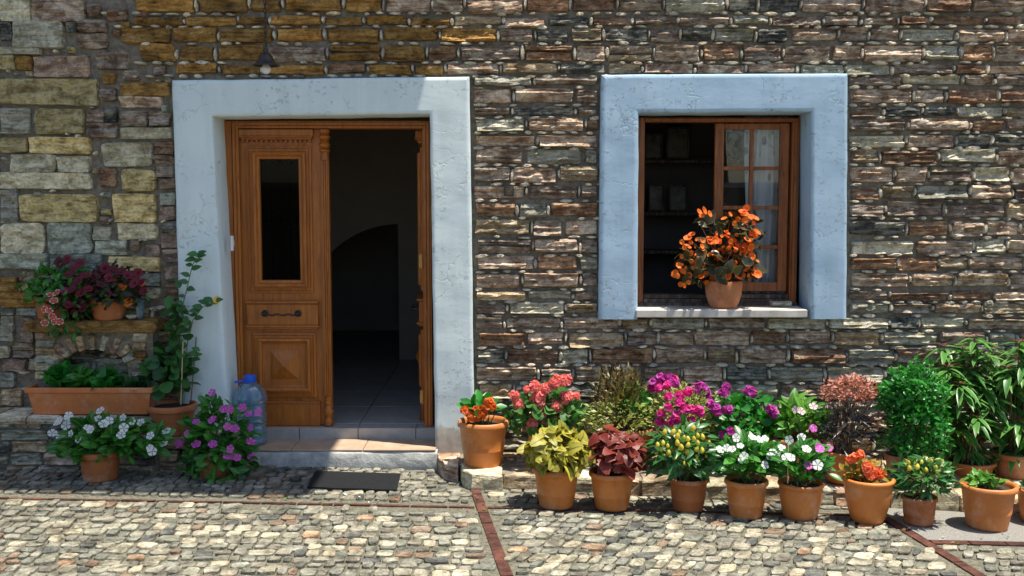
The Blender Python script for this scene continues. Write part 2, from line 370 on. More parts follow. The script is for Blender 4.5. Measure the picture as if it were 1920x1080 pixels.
# ------------------------------------------------------------------ street
street = MB()
xs = [-60, -8, -4, 0, 4, 8, 60]
street.add([(x, y, S(x)-.008) for y in (-60, .5) for x in xs], [(i, i+1, i+8, i+7) for i in range(6)])
street = tag(street.build('street', M_GROUT), kind='structure')
def lerp(a, b, t): return a + (b-a)*t
YG = -.95; SW = .03
def stripA(y): return lerp(-.226, -.038, (y+.61)/(-1.96+.61))
def stripB(y): return lerp(2.17, 2.29, (y+.97)/(-1.74+.97))
YC = -1.43
def zone_ok(x, y, hw, hd):
    if abs(y-YG) < SW+hd and x < stripB(YG)+.05: return False
    if y < -.3 and abs(x-stripA(y)) < SW+hw: return False
    if y < YG-.0 and abs(x-stripB(y)) < SW+hw: return False
    if x > stripB(y) and y > YC-SW-hd: return False
    return True
R = random.Random(5)
M_COB = [stone_mat('cream_cobble', [(.17, .155, .115), (.45, .425, .335), (.66, .64, .54)], .45, .8, 1.2),
         stone_mat('grey_cobble', [(.11, .11, .085), (.32, .32, .255), (.54, .54, .46)], .6, .8, 1.2),
         stone_mat('dark_cobble', [(.05, .053, .05), (.15, .155, .14), (.34, .34, .3)], .7, .8, 1.2),
         stone_mat('rusty_cobble', [(.16, .10, .06), (.36, .26, .18), (.56, .46, .35)], .6, .8, 1.2)]
def cobble_geo(hw, hd, ang, h, shear):
    n = 8; base = []
    for k in range(n):
        t = 2*PI*(k//2)/4 + PI/4 + (-.22 if k % 2 == 0 else .22); c, s_ = math.cos(t), math.sin(t)
        m = max(abs(c), abs(s_)); c, s_ = c/m, s_/m
        f = rnd(.8, 1.05, R)
        base.append((c*hw*f + s_*hd*shear, s_*hd*f))
    ca, sa = math.cos(ang), math.sin(ang)
    rot = lambda x, y: (x*ca - y*sa, x*sa + y*ca)
    vs, fs = [], []
    for sc, z in ((1.03, -.03), (1.0, h*.8), (.94, h)):
        for x, y in base: X, Y = rot(x*sc, y*sc); vs.append((X, Y, z + (rnd(-.003, .003, R) if z > 0 else 0)))
    vs.append((0, 0, h + rnd(-.001, .003, R)))
    for j in range(2):
        for k in range(n): k2 = (k+1) % n; fs.append((j*n+k, j*n+k2, (j+1)*n+k2, (j+1)*n+k))
    for k in range(n): fs.append((2*n+k, 2*n+(k+1) % n, 3*n))
    return vs, fs
cobs = []
def cob_rows(x0, x1, y0, y1, ang, cond, shear=0):
    cx, cy = (x0+x1)/2, (y0+y1)/2; ca, sa = math.cos(ang), math.sin(ang)
    L = math.hypot(x1-x0, y1-y0)/2 + .2; v = -L
    while v < L:
        hd = rnd(.036, .064, R); u = -L + rnd(0, .1, R)
        while u < L:
            hw = rnd(.022, .05, R) if R.random() > .12 else rnd(.05, .068, R)
            if R.random() < .12: hd2 = hd*.6
            else: hd2 = hd
            U, V = u+hw, v+hd + rnd(-.016, .016, R); x, y = cx + U*ca - V*sa, cy + U*sa + V*ca
            if x0 < x < x1 and y0 < y < y1 and cond(x, y) and zone_ok(x, y, hw*.9, hd2*.95):
                cobs.append((x, y, hw-.002, hd2-.001, ang + rnd(-.09, .09, R), rnd(-.003, .006, R), shear))
            u += 2*hw + .004
        v += 2*hd + .003
cob_rows(-5.2, 5, YG, -.02, 0, lambda x, y: True)
cob_rows(-5.2, .6, -4.0, YG, .02, lambda x, y: x < stripA(y))
cob_rows(-.5, 3.0, -4.0, YG, -.12, lambda x, y: stripA(y) < x < stripB(y), .28)
cob_rows(1.8, 5.2, -4.0, YC, -.12, lambda x, y: x > stripB(y), .28)
def seen_px(x, y, z=0):
    d = Vector((x, y, z)) - CAM; c, s_ = math.cos(PITCH), math.sin(PITCH)
    dep = d.y*c - d.z*s_; up = d.y*s_ + d.z*c
    return 960 + FPX*d.x/dep, 540 - FPX*up/dep, dep
def vis(x, y, m=0):
    px, py, _ = seen_px(x, y, S(x)); return -m < px < 1920+m and py < 1080+m
cobs = [c for c in cobs if not (-1.95 < c[0] < -.5 and c[1] > -.15) and not (c[0] > -.5 and c[1] > -.42) and not (c[0] < -1.95 and c[1] > -.3)]
inview = sorted([c for c in cobs if vis(c[0], c[1])], key=lambda c: -(c[2]*c[3])/(c[1]-CAM.y)**3)
single = set(id(c) for c in inview[:300])
rest = [MB() for _ in M_COB]
def cobcol():
    q = R.random(); return 0 if q < .55 else 1 if q < .86 else 2 if q < .93 else 3
allrest = MB()
for c in cobs:
    vs, fs = cobble_geo(c[2], c[3], c[4], .012+c[5], c[6]); mi = cobcol()
    if id(c) in single:
        me = MB().add(vs, fs).mesh('cobblestone', M_COB[mi], smooth=False)
        inst('cobblestone', me, street, Matrix.Translation((c[0], c[1], S(c[0])-.008)))
    else:
        allrest.add([(v[0]+c[0], v[1]+c[1], v[2]+S(c[0])-.008) for v in vs], fs, mi)
tag(allrest.build('small_cobblestones', M_COB, street, fixn=False), kind='stuff')
def strip(p0, p1, step, name='strip_tile', SW=SW):
    p0, p1 = Vector(p0), Vector(p1); d = (p1-p0); L = d.length; d.normalize(); nrm = Vector((-d.y, d.x))
    k = 0.0
    while k < L:
        l = min(step*rnd(.9, 1.1, R), L-k) - .009; q = [p0+d*k+nrm*SW, p0+d*k-nrm*SW, p0+d*(k+l)-nrm*SW, p0+d*(k+l)+nrm*SW]
        j = rnd(-.0025, .0025, R)
        vs = [(a.x, a.y, S(a.x)-.03) for a in q] + [(a.x, a.y, S(a.x)+.000+j) for a in q]
        mb = MB().add(vs, [(0, 1, 2, 3), (4, 5, 6, 7)] + [(i, (i+1) % 4, 4+(i+1) % 4, 4+i) for i in range(4)])
        mb.build(name, M_STRIP, street); k += l + .009
strip((-5.2, YG), (stripA(YG)-SW-.004, YG), .21, SW=.013); strip((stripA(YG)+SW+.004, YG), (2.12, YG), .21, SW=.013)
strip((stripA(-.5), -.5), (stripA(-3.6), -3.6), .2); strip((2.163, -.93), (stripB(-3.6), -3.6), .2)
strip((2.25+SW, YC), (5.2, YC), .21)
cp = MB(); xs = [2.2, 3, 4, 5.2]
cp.add([(x if x > 2.21 else stripB(y)+SW+.003, y, S(x)-.001) for y in (YC+SW+.003, -.4) for x in xs], [(i, i+1, i+5, i+4) for i in range(3)])
tag(cp.build('concrete_pavement', M_CONC), kind='structure')

# ------------------------------------------------------------------ stone house: wall with stones
house = empty('stone_house', (0, .2, 0), 'old rough stone house wall with an open wooden door and a blue framed window', 'house')
dq = lambda px, py: P(px, py, -.04)
dOut = [dq(*p) for p in ((346, 868), (323, 151), (880, 144), (890, 862))]
dIn = [dq(*p) for p in ((434, 868), (399, 219), (806, 214), (817, 862))]
wOut = [dq(*p) for p in ((1122, 598), (1127, 140), (1589, 138), (1586, 597))]
wIn = [dq(*p) for p in ((1195, 598), (1197, 212), (1520, 210), (1520, 598))]
DX0, DX1, DZ = dIn[0].x, dIn[2].x, dIn[1].z
WX0, WX1, WZ0, WZ1 = wIn[1].x, wIn[2].x, P(960, 585, -.04).z, wIn[1].z
wall = MB(); YM = .024; YB = .24
xa, xb, zt = -7.5, 7.5, 6.6
ox0, ox1, oz = dOut[0].x+.06, dOut[2].x-.05, dOut[1].z-.06
qx0, qx1, qz0, qz1 = wOut[1].x+.05, wOut[2].x-.05, wOut[0].z+.04, wOut[1].z-.05
for a in ((xa, ox0, -.4, zt), (ox0, ox1, oz, zt), (ox1, qx0, -.4, zt), (qx0, qx1, qz1, zt), (qx0, qx1, -.4, qz0), (qx1, xb, -.4, zt)):
    wall.box(a[0], a[1], YM, .46, a[2], a[3])
wall.build('wall_mortar', M_MORTAR, house)
roof = MB().box(xa, xb, .05, 6, zt+.003, zt+.2); roof.build('roof_slab', M_CEM, house)
hs = MB()
hs.box(xa-.25, xa-.003, .05, 6, -.4, zt); hs.box(xb+.003, xb+.25, .05, 6, -.4, zt); hs.box(xa, xb, 5.75, 6, -.4, zt); hs.build('outer_wall', M_MORTAR, house)

def stone_mesh(w_, h_, mat, R, relief=1.0, nx=None, nzz=None, thick=.06):
    nx = nx or max(5, min(14, int(w_/.022)+2)); nzz = nzz or max(5, min(10, int(h_/.0125)+2))
    sd = Vector((R.random()*50, R.random()*50, R.random()*50)); tilt = rnd(-.014, .014, R)*relief; pro = rnd(.008, .024, R)
    row, rowoff = 0, []
    for _ in range(nzz+1):
        row = row*.35 + rnd(-.013, .013, R)*relief; rowoff.append(row)
    eu, ev = min(.3, .006/w_), min(.3, .005/h_)
    us = [0] + [eu + (1-2*eu)*i/(nx-2) for i in range(nx-1)] + [1]; vsx = [0] + [ev + (1-2*ev)*i/(nzz-2) for i in range(nzz-1)] + [1]
    vs, fs = [], []
    cr = min(w_, h_)*rnd(.06, .28, R)
    taper = [rnd(-.10, .10, R)*h_ for _ in range(4)]
    for j in range(nzz+1):
        for i in range(nx+1):
            u, v = us[i], vsx[j]; x, z = (u-.5)*w_, (v-.5)*h_
            ex = max(0, abs(x) - (w_/2-cr)); ez = max(0, abs(z) - (h_/2-cr))
            if ex > 0 and ez > 0:
                l = math.hypot(ex, ez)
                if l > cr: x -= math.copysign(ex*(1-cr/l), x); z -= math.copysign(ez*(1-cr/l), z)
            z += (lerp(taper[0], taper[1], u) if v > .5 else lerp(taper[2], taper[3], u))*abs(v-.5)*2*.6
            nv = noise.noise_vector(Vector((x*11, z*14, 0)) + sd)
            x += nv.x*.010; z += nv.y*.0055
            q = noise.noise(Vector((x*9, z*22, 1)) + sd)*.013 + noise.noise(Vector((x*30, z*70, 3)) + sd)*.009 + noise.cell(Vector((x*16, z*48, 5)) + sd)*.010 - .005
            edge = i in (0, nx) or j in (0, nzz)
            y = -(pro + (q + rowoff[j])*relief + tilt*(v-.5)*2) if not edge else rnd(.004, .016, R)
            if not edge: y = min(y, .004)
            vs.append((x, y, z))
    W = nx+1
    for j in range(nzz):
        for i in range(nx): a = j*W+i; fs.append((a, a+1, a+W+1, a+W))
    loop = [i for i in range(nx+1)] + [j*W+nx for j in range(1, nzz+1)] + [nzz*W+i for i in range(nx-1, -1, -1)] + [j*W for j in range(nzz-1, 0, -1)]
    b = len(vs); vs += [(vs[k][0], thick, vs[k][2]) for k in loop]; n = len(loop)
    fs += [(loop[k], b+k, b+(k+1) % n, loop[(k+1) % n]) for k in range(n)]
    return vs, fs
R = random.Random(11)
stones = []            # (px0,py0,px1,py1,code,relief)
hand = '''0 0 58 38 C|60 0 160 38 B|0 40 22 74 K|25 38 120 87 G|125 42 144 60 K|147 36 198 60 B|147 62 202 90 B|0 90 75 102 C|0 104 28 130 O|31 106 60 131 D|63 106 166 145 P|180 95 240 130 B
0 147 184 196 O|187 165 218 190 B|225 156 317 179 D|225 181 303 202 B|0 203 56 252 G|67 202 158 250 O|163 207 195 228 B|197 203 219 226 K|163 231 219 257 B|226 210 275 236 B|280 210 319 236 B|227 240 322 260 C
0 260 50 286 O|56 258 170 288 O|20 290 105 322 C|108 294 168 322 C|192 267 286 312 C|290 266 327 288 R|290 291 327 306 B|0 324 170 352 C|188 316 218 352 R|230 318 292 358 O|292 308 326 331 B|300 335 329 354 P|0 356 34 418 G|38 365 184 416 O
212 364 291 414 O|300 361 329 383 L|300 388 329 411 P|305 416 333 436 K|0 420 84 474 C|90 418 172 476 L|175 425 207 449 C|222 421 293 447 C|178 453 238 478 L|246 452 262 470 T|274 458 299 482 P|303 438 333 464 P|0 477 90 503 L|95 478 192 512 L|205 482 299 508 O|306 468 335 490 B
0 520 34 545 D|262 512 300 536 L|309 498 337 528 P|0 548 66 576 D|310 533 337 562 R|262 540 300 560 C|0 580 25 590 L|29 579 70 590 L|0 594 26 640 G|40 597 64 640 P|0 648 19 670 C|6 673 50 695 P|0 698 28 726 L|0 730 42 760 T|24 644 62 656 T|24 659 62 670 B|311 566 338 590 L|300 594 340 616 B|300 620 340 640 T|303 644 342 664 B|303 668 343 690 G'''
for seg in hand.replace('\n', '|').split('|'):
    a = seg.split(); stones.append((*map(float, a[:4]), a[4], .6 if a[4] in 'COLPGD' else .9))
hand_n = len(stones)
def overlaps(x0, y0, x1, y1):
    return any(x0 < s[2]-2 and x1 > s[0]+2 and y0 < s[3]-2 and y1 > s[1]+2 for s in stones[:hand_n])
rects = [(321, 149, 884, 900), (1123, 139, 1590, 596)]
def clip_spans(y0, y1, xs, xe):
    spans = [(xs, xe)]
    for (a, b, c, d) in rects:
        if y1 > b+2 and y0 < d-2:
            if c == 884:
                t = (y0+y1)/2; a = 323 + (t-150)*.037 - 2; c = 880 + (t-145)*.012 + 3
            out = []
            for s, e in spans:
                if a-3 > s: out.append((s, min(e, a-3)))
                if c+3 < e: out.append((max(s, c+3), e))
            spans = [q for q in out if q[1]-q[0] > 8]
    return spans
chips = []
def pick(x, y):
    q = R.random()
    if x < 0 or (x < 340 and y > 150): return 'O' if q < .24 else 'C' if q < .42 else 'L' if q < .58 else 'B' if q < .76 else 'T' if q < .92 else 'K'
    if x < 835 + rnd(-90, 70, R) and y < 150: return 'D' if q < .78 else 'R' if q < .88 else 'B' if q < .95 else 'O'
    if y > 600 and x > 885: return 'B' if q < .42 else 'K' if q < .58 else 'G' if q < .8 else 'T' if q < .92 else 'R'
    if x > 1590: return 'B' if q < .5 else 'R' if q < .66 else 'G' if q < .82 else 'T' if q < .93 else 'K'
    return 'B' if q < .54 else 'R' if q < .68 else 'K' if q < .77 else 'G' if q < .9 else 'T'
def course(y0, y1, xs, xe, lo=48, hi=112):
    for s, e in clip_spans(y0, y1, xs, xe):
        x = s + rnd(0, 6, R)
        while x < e-6:
            wd = rnd(lo, hi, R); 
            if e-(x+wd) < 26: wd = e-x
            x1 = min(x+wd, e); jy = rnd(-2, 2, R)
            if x1-x > 14 and not overlaps(x, y0, x1, y1):
                if y1-y0 > 25 and R.random() < .10:
                    m = (y0+y1)/2 + rnd(-3, 3, R)
                    stones.append((x, y0, x1, m-2, pick(x, y0), 1)); stones.append((x, m+2, x1, y1, pick(x, y0), 1))
                else: stones.append((x, y0+jy+rnd(-1, 1.5, R), x1, y1+jy+rnd(-1.5, 1.5, R), pick((x+x1)/2, (y0+y1)/2), 1))
                if R.random() < .8 and x1+9 < e: chips.append((x1+4.5 + rnd(-1, 1, R), (y0+y1)/2 + rnd(-3, 3, R), rnd(2.6, 4.6, R), (y1-y0)*rnd(.34, .5, R), rnd(-.12, .12, R)))
            x = x1 + rnd(6, 10, R)
        # flat chips in the bed joint under the course
        x = s
        while x < e:
            l = rnd(7, 15, R)
            if R.random() < .7 and not overlaps(x, y1, x+2*l, y1+6): chips.append((x+l, y1 + rnd(2.5, 5, R), l, rnd(2.7, 4.8, R), rnd(-.12, .12, R)))
            x += 2*l + rnd(3, 12, R)
top = [(-78, -52), (-45, -18), (-9, 22), (31, 47), (54, 78), (85, 114), (121, 139)]
topl = [(-78, -46), (-38, -6), (2, 24), (31, 54), (61, 87), (95, 129), (134, 147)]
low = [(143, 160), (168, 193), (200, 217), (223, 245), (253, 275), (281, 306), (313, 341), (349, 373), (380, 406), (414, 441), (449, 475), (482, 506), (513, 539), (546, 563), (570, 588), (596, 616), (622, 647), (654, 681), (688, 714), (721, 746), (753, 780), (787, 812), (820, 846), (852, 880)]
for y0, y1 in top: course(y0, y1, 150 if y1 > 0 else -420, 2340)
for y0, y1 in low: course(y0, y1, 886, 2340)
for k in range(24): course(k*38-75, k*38-75+31, -420, -4, 70, 150)
for y0, y1 in [(512, 538), (545, 572), (580, 604), (612, 636), (644, 664), (672, 694), (702, 724), (732, 756), (764, 786), (794, 816), (824, 850), (858, 884)]: course(y0, y1, 2, 340, 34, 80)
def free(x0, y0, x1, y1): return not any(x0 < q[2]+1 and x1 > q[0]-1 and y0 < q[3]+1 and y1 > q[1]-1 for q in stones)
for k in range(1500):                                        # small filling stones between the big blocks on the left
    big = k < 700; w_, h_ = (rnd(20, 44, R), rnd(13, 24, R)) if big else (rnd(9, 22, R), rnd(7, 14, R)); x, y = rnd(-4, 328, R), rnd(0, 690, R)
    if x + w_ > 321 + max(0, y-150)*.037 and y + h_ > 147: continue
    if free(x, y, x+w_, y+h_): stones.append((x, y, x+w_, y+h_, R.choice('CLOTPB') if y > 150 or x < 150 else R.choice('DDRB'), .8))
for k in range(150):                                         # slivers packed between the big stones on the left
    x, y = rnd(0, 325, R), rnd(0, 600, R)
    if not overlaps(x-7, y-3, x+7, y+3) and not (150 < x and y < 150): chips.append((x, y, rnd(3, 8, R), rnd(2, 4.5, R), rnd(-.6, .6, R)))
ranked = []
for s in stones:
    e_ = 1.4 if s[0] < 330 else .1; a = P(s[0]-e_, s[1]-e_, .0); b = P(s[2]+e_, s[3]+e_, .0); inv = s[2] > 0 and s[0] < 1920 and s[3] > 0 and s[1] < 900
    hidden = (s[0] > 60 and s[2] < 300 and s[1] > 600) or (s[1] > 860)
    ranked.append((-(s[2]-s[0])*(s[3]-s[1]) if inv and not hidden else 1, a, b, s))
ranked.sort(key=lambda q: q[0])
rest = MB(); codes = list(MS)
for i, (k, a, b, s) in enumerate(ranked):
    w_, h_ = b.x-a.x, a.z-b.z; cx, cz = (a.x+b.x)/2, (a.z+b.z)/2
    if h_ < .015 or w_ < .015: continue
    one = i < 300 and k < 0
    vs, fs = stone_mesh(w_, h_, None, R, s[5]) if (one or k < 0) else stone_mesh(w_, h_, None, R, s[5], 5, 5)
    if one:
        me = MB().add(vs, fs).mesh('stone', MS[s[4]])
        inst('stone', me, house, Matrix.Translation(Vector((cx, 0, cz)) - house.location))
    else:
        rest.add([(v[0]+cx, v[1], v[2]+cz) for v in vs], fs, codes.index(s[4]))
tag(rest.build('small_stones', [MS[c] for c in codes], house, fixn=False), kind='stuff')
cm = MB()
for (x, y, rx, ry, ang) in chips:
    p = P(x, y, .0); k = 7.07/FPX; n = 7; ca, sa = math.cos(ang), math.sin(ang); vs = []
    for sc, yy in ((1, YM+.01), (.97, .002), (.6, -.014 - R.random()*.013)):
        for j in range(n):
            t = 2*PI*j/n; f = rnd(.75, 1.1, R) if sc == 1 else f
            u, v = rx*k*math.cos(t)*sc*f, ry*k*math.sin(t)*sc*f
            vs.append((p.x+u*ca-v*sa, yy + rnd(-.002, .002, R), p.z+u*sa+v*ca))
    fs = [(a*n+j, a*n+(j+1) % n, (a+1)*n+(j+1) % n, (a+1)*n+j) for a in (0, 1) for j in range(n)] + [tuple(range(2*n, 3*n))]
    cm.add(vs, fs, 0, None, R.random())
tag(cm.build('stone_chips', M_CHIP, house, fixn=False), kind='stuff')

# ------------------------------------------------------------------ surrounds
def band(mb, p, q, w0, w1, yf, yb, step=.035, seed=0, amp=.004):
    """hand-trowelled plaster band between polylines p..q (outer) and w0..w1 (inner) with front, outer and inner returns"""
    L = max((Vector(q)-Vector(p)).length, .1); n = max(2, int(L/step)); wd = (Vector(w0)-Vector(p)).length; m = max(3, int(wd/step))
    vs, fs = [], []
    cols = m+4
    for i in range(n+1):
        t = i/n; o = Vector(p).lerp(Vector(q), t); e = Vector(w0).lerp(Vector(w1), t)
        d = (e-o).normalized()
        row = [o + Vector((0, yb[0]-yf, 0)), o + Vector((0, .010, 0))]
        for j in range(m+1):
            u = j/m; c = o.lerp(e, min(max(u, .03), .97)); row.append(c)
        row += [e + Vector((0, .010, 0)), e + Vector((0, yb[1]-yf, 0))]
        for c in row:
            nv = noise.noise_vector(Vector((c.x*5+seed, c.y*5, c.z*5))); n2 = noise.noise(Vector((c.x*1.6, seed, c.z*1.6)))
            vs.append(c + Vector((nv.x*amp, nv.y*amp + n2*amp*.8 if abs(c.y-yf) < .02 else 0, nv.z*amp)))
    for i in range(n):
        for j in range(cols): a = i*(cols+1)+j; fs.append((a, a+1, a+cols+2, a+cols+1))
    mb.add(vs, fs)
YF = -.055; DREC = .235
def V(p): return Vector((p.x, YF, p.z))
sd_ = MB()
tl, tr, il, ir = V(dOut[1]), V(dOut[2]), V(dIn[1]), V(dIn[2])
zj = il.z
band(sd_, V(dOut[0]), tl, V(dIn[0]), il, YF, (YM+.01, DREC+.02), seed=1)
band(sd_, tl, tr, il, ir, YF, (YM+.01, DREC+.02), seed=1)
band(sd_, tr, V(dOut[3]), ir, V(dIn[3]), YF, (YM+.01, DREC+.02), seed=1)
o = sd_.build('door_surround', M_SURD, house, smooth=True)
sw_ = MB()
tl, tr, il2, ir2 = V(wOut[1]), V(wOut[2]), V(wIn[1]), V(wIn[2])
band(sw_, V(wOut[0]), tl, V(wIn[0]), il2, YF, (YM+.01, DREC+.02), seed=4)
band(sw_, tl, tr, il2, ir2, YF, (YM+.01, DREC+.02), seed=4)
band(sw_, tr, V(wOut[3]), ir2, V(wIn[3]), YF, (YM+.01, DREC+.02), seed=4)
foot = MB()
for a, b in ((wOut[0].x, wIn[0].x), (wIn[3].x, wOut[3].x)):
    sw_.box(a+.004, b-.004, YF+.012, .1, wOut[0].z-.002, wOut[0].z+.03)
sw_.build('window_surround', M_SURW, house, smooth=True)
# bright whitewashed upper arris is the same plaster, catching the sun

# ------------------------------------------------------------------ rooms behind the openings
FL = .19                                                     # hall floor height
hx0, hx1 = DX0-1.3, DX1+.35; HB = 3.25
iw = MB()
iw.box(hx0-.1, hx0, .463, 5.6, 0, 3.2); iw.box(hx1, hx1+.1, .463, 5.6, 0, 3.2)
iw.box(hx0-.1, hx1+.1, .463, 5.6, 3.203, 3.3)
ax = P(748, 600, HB).x; at_ = P(748, 420, HB).z; pts = []
for k in range(17):
    t = k/16*PI/2; pts.append((ax - math.sin(t)*1.1, at_ - (1-math.cos(t))*1.4))
poly = [(ax, at_)] + pts[1:] + [(hx0, pts[-1][1]), (hx0, 3.2), (ax, 3.2)]
iw.prism(poly, HB, HB+.25); iw.box(ax+.001, hx1, HB, HB+.25, FL, 3.2)
iw.build('hall_wall', M_ROOM, house)
bk = MB().box(hx0, hx1, 5.45, 5.55, FL, 3.2); bk.build('hall_back_wall', M_ROOM, house)
ft = MB().box(hx0, hx1, .33, 5.45, FL-.15, FL-.012); ft.build('hall_floor', M_TILEG, house)
tx = P(672, 806, .3).x; k0 = -6
for i in range(-3, 5):
    for j in range(6):
        a, b = tx + i*.6, tx + (i+1)*.6; c, d = .36 + j*.6, .36 + (j+1)*.6
        a, b, c, d = max(a, hx0), min(b, hx1), c, min(d, HB)
        if b-a > .03: MB().box(a+.003, b-.003, c+.003, d-.003, FL-.011, FL).build('hall_tile', M_TILEG, house, bevel=.002)
rx0, rx1 = WX0-1.0, WX1+.8
r2 = MB()
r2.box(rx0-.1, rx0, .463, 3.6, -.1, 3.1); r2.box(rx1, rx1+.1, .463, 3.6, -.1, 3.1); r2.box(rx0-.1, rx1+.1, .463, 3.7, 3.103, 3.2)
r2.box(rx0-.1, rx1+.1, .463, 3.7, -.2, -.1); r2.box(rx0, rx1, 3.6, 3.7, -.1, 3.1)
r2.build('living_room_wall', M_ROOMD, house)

# ------------------------------------------------------------------ door frame and leaves
YD = .235
fo = lambda px, py: P(px, py, YD)
FX0, FX1, FZ1 = DX0+.005, fo(806, 500).x+.012, DZ-.008
fi0, fi1, fz = fo(440, 500).x, fo(794, 500).x, fo(600, 241).z
fr = MB()
for (a, b, c, d) in ((FX0-.1, fi0, .13, FZ1), (fi1, FX1, .13, FZ1)): fr.box(a, b, YD-.005, YD+.12, c, d)
fr.box(fi0+.001, fi1-.001, YD-.005, YD+.12, fz, FZ1)
for ins, h in ((.012, .012), (.034, .008)):
    fr.box(FX0+ins-.03, FX0+ins+.0-.03+.02, YD-.006-h, YD-.004, .13, FZ1-ins); fr.box(FX1-ins-.016, FX1-ins, YD-.006-h, YD-.004, .13, FZ1-ins)
    fr.box(FX0+ins+.017, FX1-ins-.017, YD-.006-h, YD-.004, FZ1-ins-.016, FZ1-ins)
fr.build('door_frame', M_WOOD, house, bevel=.003)
LW = fo(612, 500).x - fi0; LZ0 = FL+.012; LZ1 = fz-.004
U0 = fi0
def lz(py): return P(960, py, YD+.02).z - LZ0
def lu(px, py=500): return fo(px, py).x - U0
def make_leaf(hinge, ang, sgn, astragal):
    """leaf in local coordinates: x = 0..LW*sgn from the hinge, outer face at y = 0, z from 0"""
    H = LZ1-LZ0; m = MB(); X = lambda a: a*sgn
    gx0, gx1, gz0, gz1 = lu(487, 400), lu(560, 400), lz(533), lz(296)
    m.box(X(.004), X(gx0), 0, .045, 0, H); m.box(X(gx1), X(LW-.012), 0, .045, 0, H)
    m.box(X(gx0+.0005), X(gx1-.0005), .001, .044, 0, gz0); m.box(X(gx0+.0005), X(gx1-.0005), .001, .044, gz1, H)
    leaf = m.build('door_leaf', M_WOOD, None, bevel=.002, local=True)
    leaf.parent = house; leaf.location = Vector(hinge) - house.location; leaf.rotation_euler = (0, 0, ang)
    def sub(mb, name, mat=M_WOOD, bevel=0, smooth=False): return mb.build(name, mat, leaf, smooth=smooth, bevel=bevel, local=True)
    def XX(a, b): return (min(X(a), X(b)), max(X(a), X(b)))
    # glazed opening moulding
    e = MB(); a, b = XX(lu(463, 400), lu(584, 400))
    e.rings(a, b, lz(549), lz(274), 0, [(0, 0), (0, .012), (.012, .016), (.02, .008), (.034, .008), (.038, .03), (.05, .036), (.062, .028), (.07, .014), (.086, .012), (.0885, -.012)], cap=False)
    sub(e, 'glazing_bead')
    g = MB().box(*XX(gx0, gx1), .02, .026, gz0, gz1); sub(g, 'glass', M_GLASS2)
    ir_ = MB(); cxm = (gx0+gx1)/2
    def scroll(cx, cz, r, up, side):
        pts = []
        for k in range(26):
            t = k/25; a = PI*(.0 + 2.6*t); rr = r*(1-.75*t); pts.append((X(cx + side*(-r + r - rr*math.cos(a))), .034, cz + up*rr*math.sin(a)))
        return pts
    for s_ in (-1, 1):
        for (zz, up) in ((gz1-.02, -1), ((gz0+gz1)/2+.01, 1), ((gz0+gz1)/2-.01, -1), (gz0+.02, 1)):
            ir_.tube(scroll(cxm + s_*(gx1-gx0)*.25, zz, (gx1-gx0)*.23, up, s_), .0028, 5)
        ir_.tube([(X(cxm+s_*(gx1-gx0)*.25), .034, gz0), (X(cxm+s_*(gx1-gx0)*.25), .034, gz1)], .003, 5)
    ir_.tube([(X(cxm), .034, gz0), (X(cxm), .034, gz1)], .0035, 5); ir_.tube([(X(gx0), .034, (gz0+gz1)/2), (X(gx1), .034, (gz0+gz1)/2)], .0035, 5)
    sub(ir_, 'iron_grille', M_IRON)
    # cornice with dentils
    c = MB(); a, b = XX(lu(448, 250), lu(587, 250)); zc0, zc1 = lz(268), lz(243)
    for (i0, d, z0, z1) in ((0, .045, zc0+.045, zc1), (.004, .052, zc0+.034, zc0+.0445), (.012, .034, zc0+.022, zc0+.0335)):
        c.box(a+i0, b-i0, -d, -.001, z0, z1)
    nd = 15
    for k in range(nd):
        u = a+.022 + (b-a-.044)*k/(nd-1); c.box(u-.006, u+.006, -.028, -.001, zc0+.004, zc0+.0215)
    sub(c, 'cornice', bevel=.003)
    # lock rail box
    c = MB(); a, b = XX(lu(463, 590), lu(596, 590)); z0, z1 = lz(617), lz(562)
    c.box(a, b, -.03, -.001, z0+.03, z1-.03)
    c.box(a-.006, b+.006, -.045, -.001, z1-.022, z1-.008); c.box(a-.002, b+.002, -.036, -.001, z1-.0295, z1-.0225)
    c.box(a-.006, b+.006, -.045, -.001, z0+.014, z0+.0295); c.box(a+.006, b-.006, -.03, -.001, z0, z0+.0135)
    sub(c, 'lock_rail', bevel=.004)
    # lower panel with pyramid
    c = MB(); a, b = XX(lu(473, 690), lu(592, 690)); z0, z1 = lz(745), lz(624)
    c.rings(a, b, z0, z1, 0, [(0, 0), (0, .014), (.012, .02), (.02, .01), (.034, .01), (.04, .03), (.054, .036), (.066, .026), (.072, .012), (.085, .01)])
    sub(c, 'lower_panel')
    c = MB(); a2, b2 = XX(lu(506, 690), lu(559, 690)); z2, z3 = lz(711), lz(657); my = -.032
    c.add([(a2, -.0102, z2), (b2, -.0102, z2), (b2, -.0102, z3), (a2, -.0102, z3), ((a2+b2)/2, my-.03, (z2+z3)/2)], [(0, 1, 4), (1, 2, 4), (2, 3, 4), (3, 0, 4)])
    sub(c, 'pyramid_boss')
    c = MB(); a, b = XX(lu(478, 770), lu(600, 770)); z0, z1 = lz(803), lz(752)
    c.box(a, b, -.024, -.001, z0+.02, z1-.012); c.box(a-.003, b+.003, -.034, -.001, z1-.0115, z1); c.box(a-.003, b+.003, -.034, -.001, z0, z0+.0195)
    sub(c, 'kick_board', bevel=.004)
    # handle
    h = MB(); hz = lz(587); h0, h1 = lu(497, 587), lu(559, 587)
    for q in (h0, h1): h.lathe([(.0, -.001), (.024, .0), (.021, .012), (.011, .016), (.011, .045), (.014, .05), (0, .055)], n=14)
    for i, q in enumerate((h0, h1)):
        n = 7*14
        for k in range(i*n, (i+1)*n):
            x, y, z = h.v[k]; h.v[k] = (X(q)+x, -.03 - z, hz+y)
    pts = []
